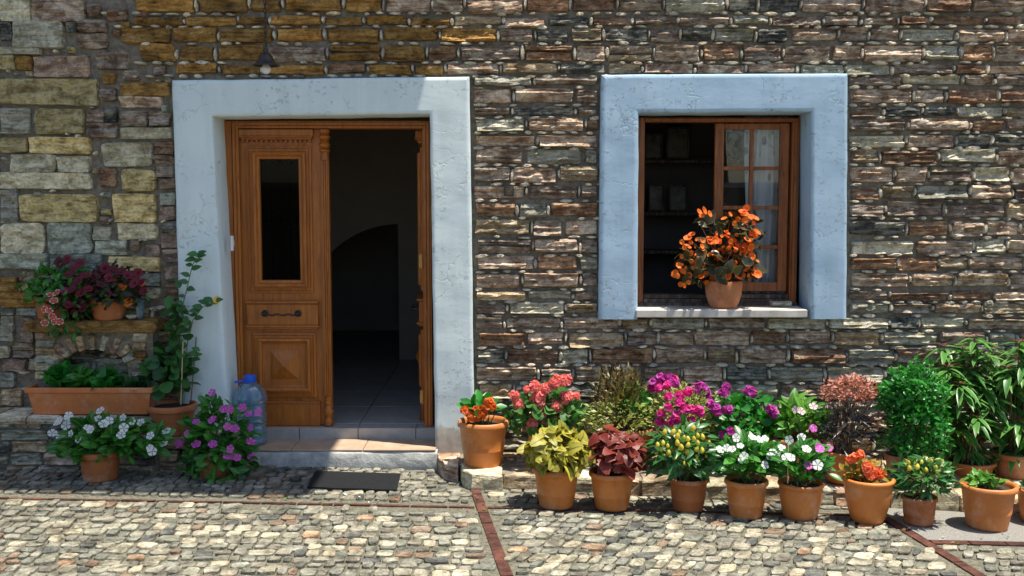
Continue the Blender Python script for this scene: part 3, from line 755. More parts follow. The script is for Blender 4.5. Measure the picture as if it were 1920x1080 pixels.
    for k in range(21):
        t = k/20; pts.append((X(h0 + (h1-h0)*t), -.075 - .006*math.sin(t*PI), hz + .004*math.sin(t*6*PI) - .004))
    h.tube(pts, .0065, 8); sub(h, 'handle', M_IRON, smooth=True)
    if astragal:
        c = MB(); ux = X(LW-.004); H0 = lz(742); H1 = lz(300)
        c.box(ux-.028, ux+.028, -.024, .03, H0, H1)
        for d in (-.014, 0, .014): c.tube([(ux+d, -.026, H0+.004), (ux+d, -.026, H1-.004)], .006, 8)
        c.box(ux-.026, ux+.026, -.005, .03, .0, H0-.001); c.box(ux-.026, ux+.026, -.005, .03, H1+.001, H)
        def turned(prof): c.lathe(prof, (ux, -.008, 0), 18)
        turned([(.03, H1), (.026, H1+.03), (.022, H1+.05), (.038, H1+.06), (.038, H1+.068), (.02, H1+.075), (.036, H1+.09), (.04, H1+.105), (.028, H1+.125), (.022, H1+.13), (.038, H1+.145), (.04, H1+.16), (.026, H1+.175), (.036, H-.02), (.036, H-.002)])
        turned([(.034, .001), (.036, .03), (.026, .045), (.022, .055), (.034, .08), (.036, .1), (.028, .12), (.02, .14), (.03, .15), (.03, .16), (.022, .17), (.026, .2), (.028, H0)])
        sub(c, 'turned_post', smooth=False)
    return leaf
make_leaf((fi0, YD+.03, LZ0), 0, 1, True)
lf = make_leaf((fi1-.012, YD+.085, LZ0), math.radians(-86), -1, False)
for py in (490, 745):
    z = P(795, py, YD).z; hb = MB().tube([(fi1-.012, YD+.02, z-.05), (fi1-.012, YD+.02, z+.05)], .008, 10)
    hb.box(fi1-.032, fi1-.012, YD+.022, YD+.026, z-.045, z+.045); hb.build('door_hinge', M_BRASS, house)
dbx = P(420, 455, .15)
db = MB().box(DX0+.004, DX0+.02, .05, .085, dbx.z-.05, dbx.z+.05).box(DX0+.02, DX0+.024, .057, .078, dbx.z-.018, dbx.z+.018)
tag(db.build('doorbell', M_WHITE, bevel=.004), 'small white doorbell plate on the left reveal of the doorway', 'doorbell')
vb = P(954, 358, 0); v = MB().rings(vb.x-.033, vb.x+.033, vb.z-.033, vb.z+.033, -.012, [(0, -.04), (0, .012), (.008, .014), (.01, -.02)])
tag(v.build('wall_vent', M_IRON), 'small black vent box set in the stones between door and window', 'vent')

# ------------------------------------------------------------------ doorstep
stp = empty('doorstep', (-1.25, -.1, S(-1.25)), 'low cement doorstep with beige floor tiles under the open door', 'step')
sx0, sx1 = DX0+.004, dIn[3].x+.004
YT = -.13; TZ = .12
m = MB(); nX = 44; prof = [(YT+.012, -.08), (YT-.004, -.02), (YT-.006, .03), (YT-.002, TZ-.03), (YT+.006, TZ-.016), (YT+.02, TZ-.013), (.19, TZ-.013)]
vs = []
for i in range(nX+1):
    x = lerp(sx0, sx1+.012, i/nX)
    for y, z in prof:
        nv = noise.noise_vector(Vector((x*6, y*6, z*9))); n2 = noise.noise(Vector((x*2.2, 3, z)))
        vs.append((x, y + nv.y*.008 + n2*.008, z + nv.z*.003))
K = len(prof); m.add(vs, [(i*K+j, (i+1)*K+j, (i+1)*K+j+1, i*K+j+1) for i in range(nX) for j in range(K-1)])
m.add([vs[nX*K+j] for j in range(K)] + [(sx1+.012, .19, -.08)], [tuple(range(K+1))])
m.build('step_block', M_CEM, stp, smooth=True)
jx = [sx0+.003, fo(460, 838).x+.05, P(553, 838, .0).x, P(685, 838, 0).x, sx1+.004]
for a, b in zip(jx[:-1], jx[1:]): MB().box(a+.002, b-.002, YT+.004, .184, TZ-.012, TZ).build('tread_tile', M_TILE, stp, bevel=.003)
jx = [sx0+.003, P(562, 815, .2).x, P(672, 815, .2).x, P(780, 815, .2).x, sx1-.01]
for a, b in zip(jx[:-1], jx[1:]): MB().box(a+.002, b-.002, .186, .33, TZ-.01, FL+.004).build('threshold_tile', M_TILEG, stp, bevel=.003)

# ------------------------------------------------------------------ window
YW = .215
wp = lambda px, py: P(px, py, YW)
bx0, bx1, bz0, bz1 = WX0+.004, wp(1503, 400).x+.02, WZ0-.02, WZ1-.012
wz_bot = wp(1300, 549).z
ix0, ix1, iz1 = wp(1207, 400).x, wp(1482, 400).x, wp(1300, 229).z
f = MB()
f.box(bx0, ix0, YW-.015, YW+.09, wz_bot-.1, bz1); f.box(ix1, WX1-.0, YW-.01, YW+.09, wz_bot-.1, bz1); f.box(ix0+.001, ix1-.001, YW-.01, YW+.09, iz1, bz1)
f.box(ix1+.012, ix1+.03, YW-.028, YW-.011, wz_bot-.1, iz1+.002); f.box(ix0, ix1+.03, YW-.024, YW-.0105, iz1+.008, iz1+.022)
f.build('window_frame', M_WOODW, house, bevel=.003)
f = MB(); f.box(ix0+.001, ix1-.001, YW-.02, YW+.09, wz_bot-.11, wz_bot-.04); f.box(ix0+.001, ix1-.001, YW-.0, YW+.09, wz_bot-.039, wz_bot-.012)
f.box(bx0, WX1, YW-.05, YW-.021, wz_bot-.11, wz_bot-.065)
f.build('window_bottom_rail', M_WOODOLD, house, bevel=.004)
sx_0, sx_1, sz0, sz1 = wp(1340, 400).x, wp(1479, 400).x, wp(1400, 547).z, wp(1400, 231).z
YS = YW+.045
cols = [(wp(1357, 400).x, wp(1406, 400).x), (wp(1413, 400).x, wp(1462, 400).x)]
rowsz = [(wp(1400, b).z, wp(1400, a).z) for a, b in ((242, 312), (319, 386), (393, 460), (467, 530))]
s = MB(); s.box(sx_0, cols[0][0], YS-.02, YS+.02, sz0, sz1); s.box(cols[1][1], sx_1, YS-.02, YS+.02, sz0, sz1)
s.box(cols[0][0]+.0005, cols[1][1]-.0005, YS-.019, YS+.019, rowsz[0][1], sz1-.001); s.box(cols[0][0]+.0005, cols[1][1]-.0005, YS-.019, YS+.019, sz0+.001, rowsz[3][0])
sash = s.build('window_sash', M_WOODW, house, bevel=.003)
s = MB().box(cols[0][1], cols[1][0], YS-.016, YS+.016, rowsz[3][0]+.001, rowsz[0][1]-.001); s.build('glazing_bar', M_WOODW, sash, bevel=.003)
for a, b in zip(rowsz[1:], rowsz[:-1]):
    for c0, c1 in cols: MB().box(c0+.001, c1-.001, YS-.015, YS+.015, a[1], b[0]).build('glazing_bar', M_WOODW, sash, bevel=.003)
for c0, c1 in cols:
    for z0, z1 in rowsz: MB().box(c0, c1, YS-.002, YS+.002, z0, z1).build('pane', M_GLASS, sash)
zs1 = P(1300, 580, -.05).z
sill = MB(); sill.box(WX0-.006, WX1+.002, -.078, .17, zs1-.052, zs1)
sill.build('window_sill', M_SILL, house, bevel=.006)
# curtain, shelves and pictures inside
cu = MB(); vs = []; cx0, cx1 = wp(1408, 400).x-.01, wp(1475, 400).x+.06; n = 40
for i in range(n+1):
    t = i/n; x = lerp(cx0, cx1, t); y = YS+.11 + .022*math.sin(t*19) + .008*math.sin(t*41+1)
    for j in range(9): z = lerp(sz0-.1, sz1+.06, j/8); vs.append((x + .012*math.sin(z*5+t*8), y, z))
cu.add(vs, [(i*9+j, (i+1)*9+j, (i+1)*9+j+1, i*9+j+1) for i in range(n) for j in range(8)])
tag(cu.build('curtain', M_CURT, smooth=True), 'white patterned curtain hanging behind the right window sash', 'curtain')
SY = 1.35
sh = empty('wall_shelf', (P(1270, 560, SY).x, SY, .9), 'dim wooden shelves standing inside the open window', 'shelves')
xl, xr = P(1195, 400, SY).x-.2, P(1335, 400, SY).x+.25
for py in (300, 398, 470, 560): MB().box(xl, xr, SY, SY+.28, P(1270, py, SY).z-.025, P(1270, py, SY).z).build('shelf_board', M_WOODOLD, sh)
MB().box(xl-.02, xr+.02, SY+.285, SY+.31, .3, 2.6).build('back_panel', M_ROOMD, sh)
for i, (a, b, c, d, lab) in enumerate(((1210, 1243, 250, 299, 'dark framed photograph of a figure on the top shelf inside the window'), (1250, 1294, 238, 299, 'larger framed picture beside the curtain side of the top shelf inside the window'), (1216, 1246, 345, 397, 'small framed picture at the left end of the lower shelf inside the window'), (1255, 1290, 347, 397, 'pale framed picture at the right end of the lower shelf inside the window'))):
    p0, p1 = P(a, d, SY+.06), P(b, c, SY+.06); e = empty('picture_frame', ((p0.x+p1.x)/2, SY+.06, p0.z), lab, 'picture', 'framed pictures on the indoor shelves')
    MB().rings(p0.x, p1.x, p0.z+.001, p1.z, SY+.09, [(0, -.01), (0, .015), (.014, .02), (.016, .004)], cap=False).build('frame', M_WOODOLD, e)
    MB().box(p0.x+.01, p1.x-.01, SY+.087, SY+.095, p0.z+.01, p1.z-.01).build('print', M_PHOTO, e)
ss = MB(); a = P(1465, 573, .1); vs, fs = stone_mesh(.14, .035, None, random.Random(3), .5, 6, 4, .05)
ss.add([(v[0]+a.x, v[1]+.1, v[2]+zs1+.0175) for v in vs], fs); ss.add([(vs[k][0]+a.x, .15, vs[k][2]+zs1+.0175) for k in (0, 6, 34, 28)], [(0, 1, 2, 3)])
tag(ss.build('flat_stone', MS['L']), 'flat grey stone lying on the right end of the window sill', 'stone')

# ------------------------------------------------------------------ kerb ledge on the right
def ky(x): return lerp(-.55, -.93, (x+.25)/3.5)               # front line of the kerb
KH = .10
kerb = empty('stone_kerb', (1.3, -.4, S(1.3)), 'low rough stone ledge along the wall foot beneath the flower pots', 'kerb')
m = MB(); xs = [-.52+.2*i for i in range(30)]
fy = lambda x: lerp(-.06, -.5, max(0, min(1, (x+.5)/.28))**.6) if x < -.22 else ky(x)
vs = []
for x in xs:
    vs += [(x, fy(x)+.04, S(x)-.03), (x, fy(x)+.035, S(x)+KH-.012), (x, .04, S(x)+KH-.006)]
m.add(vs, [(i*3+j, i*3+3+j, i*3+4+j, i*3+1+j) for i in range(len(xs)-1) for j in (0, 1)])
m.build('kerb_mortar', M_MORTAR, kerb)
R = random.Random(21)
def block(pts_top, z0, z1, mat, parent, name, ins=.014, amp=.008):
    """rough block from a plan polygon"""
    n = len(pts_top); vs = []
    cx, cy = sum(p[0] for p in pts_top)/n, sum(p[1] for p in pts_top)/n
    fine = []
    for i in range(n):
        a, b = Vector(pts_top[i]), Vector(pts_top[(i+1) % n]); k = max(1, int((b-a).length/.05))
        fine += [a.lerp(b, t/k) for t in range(k)]
    n = len(fine); rows = [(1.0, z0), (1.02, lerp(z0, z1, .35)), (1.0, lerp(z0, z1, .75)), (.985, z1-.008), (.93, z1)]
    for s_, z in rows:
        for p in fine:
            q = noise.noise_vector(Vector((p.x*14, p.y*14, z*26)))
            vs.append((cx+(p.x-cx)*s_+q.x*amp, cy+(p.y-cy)*s_+q.y*amp*1.3, z+q.z*amp*.6))
    vs.append((cx, cy, z1+.002)); fs = [(j*n+k, j*n+(k+1) % n, (j+1)*n+(k+1) % n, (j+1)*n+k) for j in range(4) for k in range(n)]
    fs += [(4*n+k, 4*n+(k+1) % n, 5*n) for k in range(n)]
    return MB().add(vs, fs).build(name, mat, parent)
x = -.22; 
block([(-.51, .0), (-.49, -.16), (-.44, -.32), (-.345, -.42), (-.34, .0)], S(-.45)-.03, S(-.45)+KH-.005, MS['B'], kerb, 'kerb_stone')
block([(-.335, -.31), (-.31, -.50), (-.245, -.585), (-.06, -.62), (-.06, -.33)], S(-.2)-.03, S(-.2)+KH+.0, MS['C'], kerb, 'kerb_stone')
x = -.05; kc = 'TGBTCTGPCTOCTGC'; i = 0
while x < 4.6:
    l = rnd(.2, .46, R); d = rnd(.16, .24, R)
    a, b = ky(x)+rnd(-.02, .02, R), ky(x+l)+rnd(-.02, .02, R)
    block([(x, a), (x+l-.018, b), (x+l-.018, b+d), (x, a+d)], S(x)-.03, S(x+l/2)+KH+rnd(-.015, .008, R), MS[kc[i % 15]], kerb, 'kerb_stone', amp=.012)
    x += l; i += 1
x = -.3
for row in range(2):
    x = -.3 + row*.13
    while x < 4.4:
        l = rnd(.16, .34, R); yb = lerp(ky(x)+.26, -.02, row/2.0); yt = lerp(ky(x)+.26, -.02, (row+1)/2.0)
        if x > -.05 or row == 1: block([(x, yb), (x+l-.015, yb), (x+l-.015, yt-.015), (x, yt-.015)], S(x)+.02, S(x+l/2)+KH+rnd(-.004, .004, R), MS[R.choice('TGBGTL')], kerb, 'kerb_stone', amp=.006)
        x += l

# ------------------------------------------------------------------ masonry niche and base on the left
nic = empty('stone_niche', (-2.85, -.15, S(-2.85)), 'small masonry niche with a shelf slab and dark arched hollow, left of the doorway', 'niche')
BY = -.30; BZ = P(165, 779, -.28).z
nx0, nx1 = P(62, 600, -.17).x, P(283, 600, -.17).x
core = MB(); core.box(-5.2, P(300, 700, -.2).x, BY+.03, .03, S(-3.3)-.1, BZ-.012)
core.box(P(300, 700, -.2).x+.001, DX0-.36, BY+.02, .03, S(-3)-.1, .235)
SHZ = P(165, 601, -.2).z; az = P(165, 655, -.17).z; a0, a1 = P(110, 700, -.17).x, P(238, 700, -.17).x; acx = (a0+a1)/2; aw = (a1-a0)/2; sp = P(165, 690, -.17).z
poly = [(nx0, BZ), (nx0, SHZ-.075), (nx1, SHZ-.075), (nx1, BZ), (a1, BZ)]
for k in range(13): t = PI*k/12; poly.append((acx + aw*math.cos(t), sp + (az-sp)*math.sin(t)))
poly += [(a0, BZ)]
core.prism(poly, -.145, .03); core.build('niche_core', M_MORTAR, nic)
def nstone(px0, py0, px1, py1, Y, code, relief=.9, rot=0, th=.05):
    a, b = P(px0, py0, Y), P(px1, py1, Y); w_, h_ = b.x-a.x, a.z-b.z
    vs, fs = stone_mesh(w_, h_, None, R, relief, thick=th); me = MB().add(vs, fs).mesh('stone', MS[code])
    o = inst('stone', me, nic, Matrix.Translation(Vector(((a.x+b.x)/2, Y, (a.z+b.z)/2)) - nic.location) @ Matrix.Rotation(rot, 4, 'Y')); return o
R = random.Random(8)
y = 622
for h, c in ((16, 'P'), (15, 'L'), (13, 'T'), (15, 'L'), (16, 'G'), (18, 'C')): nstone(66, y, 104, y+h-2, -.155, c); y += h
y = 624
for h, c in ((18, 'C'), (15, 'T'), (18, 'D'), (17, 'L'), (20, 'C')): nstone(247, y, 276, y+h-2, -.155, c); y += h+1
for k, c in enumerate('TLTBGTTPBTLGC'[:11]):
    t = PI*(k+.6)/11.2; p = (acx + (aw+.05)*math.cos(t), sp + (az-sp+.045)*math.sin(t))
    vs, fs = stone_mesh(.048, .105, None, R, .6, 5, 6, .05); me = MB().add(vs, fs).mesh('arch_stone', MS[c])
    inst('arch_stone', me, nic, Matrix.Translation(Vector((p[0], -.15, p[1])) - nic.location) @ Matrix.Rotation(PI/2-t, 4, 'Y'))
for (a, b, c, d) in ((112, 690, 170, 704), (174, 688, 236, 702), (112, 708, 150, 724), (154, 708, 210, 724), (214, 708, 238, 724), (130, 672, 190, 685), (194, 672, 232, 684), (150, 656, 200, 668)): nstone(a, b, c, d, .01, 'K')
block([(P(50, 600, -.2).x, -.225), (P(150, 600, -.2).x, -.235), (P(292, 600, -.2).x, -.22), (P(292, 600, -.2).x, .02), (P(50, 600, -.2).x, .02)], SHZ-.072, SHZ, MS['D'], nic, 'shelf_slab', amp=.007)
# base masonry
yy = 786
for h in (20, 22, 22, 24, 22):
    x = -160 + rnd(0, 20, R)
    while x < 292:
        l = rnd(44, 100, R); x1 = min(x+l, 296); nstone(x, yy, x1-5, yy+h-3, BY+.012, R.choice('TGBKTGLB')); x = x1
    yy += h
yy = 846
for h in (22, 22):
    x = 300
    while x < 424:
        l = rnd(36, 60, R); x1 = min(x+l, 428); nstone(x, yy, x1-4, yy+h-3, BY+.004, R.choice('TGTB')); x = x1
    yy += h
for i in range(14):                                           # top stones of the base
    x = -4.8 + i*.21; block([(x, BY-.012), (x+.195, BY-.012), (x+.195, -.02), (x, -.02)], BZ-.05, BZ+rnd(-.006, .002, R), MS[R.choice('TGLB')], nic, 'cap_stone', amp=.008) if x+.2 < P(300, 700, -.2).x else 0
x0_ = P(302, 850, -.3).x
for i in range(2): block([(x0_+i*.23, BY-.012), (x0_+i*.23+.215, BY-.012), (x0_+i*.23+.215, -.05), (x0_+i*.23, -.05)], .17, .24, MS['TG'[i]], nic, 'cap_stone', amp=.006)
PSTEP = .243

# ------------------------------------------------------------------ porch roof above the left half (casts the shade)
PH = 6.0
pr = empty('porch_roof', (-2.6, -.4, PH), 'timber porch roof over the doorway, just above the picture', 'roof')
PX1 = -.534 + .257*(PH-2.75); PYF = -.82 - .105*PH
for i in range(22):
    a = -3.4 + i*(PX1+3.4)/22; MB().box(a+.001, a+(PX1+3.4)/22-.001, PYF, .02, PH, PH+.03).build('roof_board', M_PORCH, pr)
for x in (-3.3, -2.1, -.9, PX1-.06): MB().box(x-.05, x+.05, PYF+.02, .02, PH-.13, PH-.002).build('beam', M_PORCH, pr)

# ------------------------------------------------------------------ hanging lamp
LY = -.5; lb = P(499, 131, LY)
lamp = empty('hanging_lamp', (lb.x, LY, PH), 'dark bell shaped lamp with a white globe hanging on a chain above the door', 'lamp')
zb = P(499, 124, LY).z; ztp = P(499, 100, LY).z; rs = 26*(LY+7.07)/FPX
q = lambda t: zb + (ztp-zb)*t
MB().lathe([(rs*.9, q(.05)), (rs, q(0)), (rs, q(.06)), (rs*.72, q(.2)), (rs*.56, q(.5)), (rs*.46, q(.8)), (rs*.3, q(1)), (rs*.13, q(1.1)), (rs*.12, q(1.35)), (rs*.05, q(1.5)), (.001, q(1.55))], (lb.x, LY, 0), 32).build('lamp_shade', M_LAMP, lamp, smooth=True)
rb = 9*(LY+7.07)/FPX
MB().lathe([(.001, -rb), (rb*.5, -rb*.87), (rb*.87, -rb*.5), (rb, 0), (rb*.87, rb*.5), (rb*.6, rb*.8), (rb*.6, rb*1.6)], (lb.x, LY, P(499, 130, LY).z), 24).build('globe', M_WHITE, lamp, smooth=True)
ch = MB(); z = q(1.5); k = 0
while z < PH-.02:
    pts = []
    for i in range(9):
        t = 2*PI*i/8; a, b = .009*math.cos(t), .018*math.sin(t)
        pts.append((lb.x + (a if k % 2 else 0), LY + (0 if k % 2 else a), z+.018+b))
    ch.tube(pts, .003, 5, cap=False); z += .028; k += 1
ch.tube([(lb.x+.006, LY, q(1.5)), (lb.x+.007, LY+.004, PH-.001)], .003, 5)
ch.build('chain', M_LAMP, lamp)

# ------------------------------------------------------------------ doormat
cs = [G(591, 884, .012), G(751, 889, .012), G(744, 920, .012), G(576, 914, .012)]
m = MB(); n1, n2 = 24, 8; vs = []
for j in range(n2+1):
    for i in range(n1+1):
        p = cs[0].lerp(cs[1], i/n1).lerp(cs[3].lerp(cs[2], i/n1), j/n2)
        z = S(p.x) + .017 + .003*noise.noise(Vector((p.x*7, p.y*9, 0)))
        if 0 < i < n1 and 0 < j < n2: z += .002
        vs.append((p.x, p.y, z))
W = n1+1; m.add(vs, [(j*W+i, j*W+i+1, j*W+W+i+1, j*W+W+i) for j in range(n2) for i in range(n1)])
bd = [i for i in range(W)] + [j*W+n1 for j in range(1, n2+1)] + [n2*W+i for i in range(n1-1, -1, -1)] + [j*W for j in range(n2-1, 0, -1)]
b = len(vs); m.add([vs[i] for i in bd] + [(vs[i][0], vs[i][1], vs[i][2]-.012) for i in bd], [(i, (i+1) % len(bd), len(bd)+(i+1) % len(bd), len(bd)+i) for i in range(len(bd))])
tag(m.build('doormat', M_MAT), 'flat charcoal rubber doormat lying on the cobbles before the step', 'doormat')

# ------------------------------------------------------------------ water bottle
bp = P(468, 836, -.0); by = .045; br = 31*(by+7.07)/FPX; bh = P(468, 703, by).z - TZ
bot = empty('water_bottle', (bp.x, by, TZ), 'large clear blue plastic water bottle with blue cap on the doorstep', 'bottle')
prof = [(.001, .004), (br*.86, .004), (br*.95, .015)]
z = .03
while z < bh*.60: prof += [(br*.99, z), (br*.93, z+.012), (br*.93, z+.02), (br*.99, z+.032)]; z += .045
prof += [(br, bh*.62), (br, bh*.68), (br*.93, bh*.74), (br*.75, bh*.82), (br*.45, bh*.88), (br*.3, bh*.90), (br*.3, bh*.93)]
mb = MB().lathe(prof, (bp.x, by, TZ), 40)
for i, (x, y, zz) in enumerate(mb.v):
    hz = (zz-TZ)/bh
    if .66 < hz < .87:
        t = math.atan2(y-by, x-bp.x); k = 1 + .05*math.sin(8*t); mb.v[i] = (bp.x+(x-bp.x)*k, by+(y-by)*k, zz)
mb.build('body', M_PET, bot, smooth=True)
c = MB().lathe([(br*.31, bh*.925), (br*.36, bh*.925), (br*.36, bh*.99), (br*.32, bh), (.001, bh)], (bp.x, by, TZ), 20)
c.lathe([(br*.30, bh*.905), (br*.42, bh*.905), (br*.42, bh*.922), (br*.30, bh*.922)], (bp.x, by, TZ), 20)
c.build('cap', M_CAP, bot)
c = MB(); pts = [(bp.x - br*.4, by-.01, TZ+bh*.912), (bp.x - br*.85, by-.02, TZ+bh*.90), (bp.x-br*.9, by, TZ+bh*.895), (bp.x-br*.8, by+.02, TZ+bh*.90), (bp.x - br*.4, by+.01, TZ+bh*.912)]
c.tube(pts, .006, 6); c.build('carry_handle', M_CAP, bot)

# ------------------------------------------------------------------ plants: leaves and flowers
def leaf_geo(w=.5, n=4, fold=.25, droop=.25, shape='ovate', tip=1.0, ruff=0, seed=0):
    vs, fs, ed = [], [], []; RR = random.Random(seed)
    for i in range(n+1):
        t = i/n
        if shape == 'ovate': hw = w/2*math.sin(PI*min(1, t**.72*.97+.03))**.8
        elif shape == 'lance': hw = w/2*math.sin(PI*min(1, t**.8*.96+.04))
        elif shape == 'cole': hw = w/2*math.sin(PI*(t**.8*.92+.05))**.6*(1 + (.1 if i % 2 else -.06))
        elif shape == 'obov': hw = w/2*math.sin(PI*min(.985, t**1.35*.9+.06))**.75
        else: hw = w/2*math.sin(PI*(t*.93+.035))**.5
        z = -droop*t*t
        for s_ in (-1, 0, 1):
            rf = ruff*RR.uniform(-1, 1) if s_ else 0
            vs.append(Vector((t, s_*hw*(1+rf*.3), z + abs(s_)*(fold*hw + rf*.12)))); ed.append(abs(s_))
    for i in range(n):
        for j in range(2): a = i*3+j; fs.append((a, a+3, a+4, a+1))
    return vs, fs, ed
GEOS, EXTRA = {}, {}
def geo_mesh(name, geo, mat, smooth=True):
    me = MB().add(geo[0], geo[1], 0, geo[2]).mesh(name, mat, smooth=smooth); GEOS[me.name] = (geo, mat); return me
def frame(axis, normal):
    x = axis.normalized(); z = normal - x*normal.dot(x)
    if z.length < 1e-4: z = x.orthogonal()
    z.normalize(); y = z.cross(x)
    return Matrix(((x.x, y.x, z.x, 0), (x.y, y.y, z.y, 0), (x.z, y.z, z.z, 0), (0, 0, 0, 1)))
def mat4(p, axis, normal, s): return Matrix.Translation(p) @ frame(axis, normal) @ Matrix.Scale(s, 4)
def flower5(r_in=.1, pw=.7, cup=.1, petals=5, mats=2):
    mb = MB()
    for k in range(petals):
        a = 2*PI*k/petals; d = PI/petals*pw*1.55
        pts = [(.06, a, 0), (.55, a-d*.75, cup*.5), (.92, a-d*.8, cup), (1.0, a-d*.2, cup*1.05), (.96, a+d*.45, cup*.9), (.85, a+d*.8, cup), (.5, a+d*.7, cup*.45)]
        mb.add([(r*math.cos(t), r*math.sin(t), z) for r, t, z in pts], [tuple(range(7))], 0, [0, .45, 1, 1, 1, 1, .45], random.Random(k).random()*.3)
    mb.add([(.13*math.cos(2*PI*k/6), .13*math.sin(2*PI*k/6), .05) for k in range(6)], [tuple(range(6))], 1)
    return mb
def trumpet(n=15, depth=.5):
    mb = MB(); vs, ed = [], []
    for r, z, e in ((.12, -depth, 0), (.4, -.18, .3), (.85, .0, .6), (1.0, -.04, 1)):
        for k in range(n):
            t = 2*PI*k/n; q = 1 + (.09*math.cos(5*t) if e > .5 else 0); vs.append((r*q*math.cos(t), r*q*math.sin(t), z + (.06*math.sin(5*t+k) if e > .5 else 0))); ed.append(e)
    return mb.add(vs, [(j*n+k, j*n+(k+1) % n, (j+1)*n+(k+1) % n, (j+1)*n+k) for j in range(3) for k in range(n)], 0, ed)
def cluster(npet=26, seed=0, flat=.7, ps=.5):
    RR = random.Random(seed); mb = MB()
    core = [Vector((.48*math.sin(t)*math.cos(a), .48*math.sin(t)*math.sin(a), .48*flat*math.cos(t)+.0)) for t in (.5, 1.3, 2.2) for a in [2*PI*q/7 for q in range(7)]]
    mb.add(core, [(j*7+q, j*7+(q+1) % 7, j*7+7+(q+1) % 7, j*7+7+q) for j in (0, 1) for q in range(7)] + [tuple(range(7))], 0, [.5]*21, .5)
    for k in range(npet):
        z = 1 - 1.5*(k+.5)/npet; t = k*2.399; r = math.sqrt(max(0, 1-z*z)); d = Vector((r*math.cos(t), r*math.sin(t), z))
        d += Vector((RR.uniform(-.2, .2), RR.uniform(-.2, .2), RR.uniform(-.1, .1))); d.normalize()
        p = Vector((d.x*.75, d.y*.75, d.z*.75*flat))*RR.uniform(.6, 1.12); a = d.orthogonal().normalized(); a.rotate(Matrix.Rotation(RR.random()*6, 3, d)); b = d.cross(a)
        s_ = ps*RR.uniform(.65, 1.25)
        vs = [p, p+a*s_*.5+d*.12+b*.15*s_, p+a*s_*.3+b*s_*.55+d*.2, p-a*s_*.3+b*s_*.6+d*.12, p-a*s_*.5+b*.1*s_+d*.2, p-a*s_*.2-b*s_*.5+d*.14, p+a*s_*.3-b*s_*.5+d*.1]
        mb.add(vs, [(0, i, i % 6+1) for i in range(1, 7)], 0, [0, 1, 1, 1, 1, 1, 1], RR.random())
    return mb
FM = {}
def fmesh(kind, mat, mat2=None):
    key = (kind, mat.name)
    if key not in FM:
        mb = flower5() if kind == 'vinca' else trumpet() if kind == 'trumpet' else cluster(38, 2, .75, .6) if kind == 'head' else cluster(11, 5, .75, 1.15) if kind == 'bunch' else flower5(petals=6, pw=.9, cup=.3)
        FM[key] = mb.mesh('flower', [mat, mat2 or F_EYE], smooth=(kind == 'trumpet'))
    return FM[key]
def pot_prof(r, rb, h, style):
    if style == 'roll':      # tapered pot with thick rolled rim
        return [(.001, 0), (rb, 0), (rb*1.02, .012), (lerp(rb, r, .32), h*.33), (lerp(rb, r, .34)*1.012, h*.345), (lerp(rb, r, .36)*1.012, h*.37), (lerp(rb, r, .37), h*.385), (r*.9, h*.84), (r*.93, h*.85), (r*.99, h*.875), (r, h*.91), (r*.985, h*.965), (r*.94, h), (r*.88, h*.99), (r*.84, h*.93), (r*.8, h*.75)]
    if style == 'bell':      # rounded bowl-like pot, wide lip
        return [(.001, 0), (rb*.96, 0), (rb, .01), (lerp(rb, r, .16), h*.08), (lerp(rb, r, .42), h*.3), (lerp(rb, r, .66), h*.55), (lerp(rb, r, .78), h*.8), (r*.9, h*.88), (r*.97, h*.9), (r, h*.935), (r*.985, h*.98), (r*.93, h), (r*.86, h*.985), (r*.82, h*.9), (r*.78, h*.75)]
    if style == 'egg':       # smooth rimless pot
        return [(.001, 0), (rb, 0), (rb*1.08, .01), (lerp(rb, r, .45), h*.18), (lerp(rb, r, .85), h*.5), (r, h*.85), (r*.99, h*.97), (r*.96, h), (r*.9, h*.99), (r*.86, h*.8)]
    return [(.001, 0), (rb, 0), (rb*1.02, .01), (r*.9, h*.78), (r*.9, h*.79), (r*.995, h*.8), (r, h*.82), (r, h*.97), (r*.97, h), (r*.88, h), (r*.86, h*.9), (r*.82, h*.75)]   # collar
GROUP = 'potted plants along the wall'
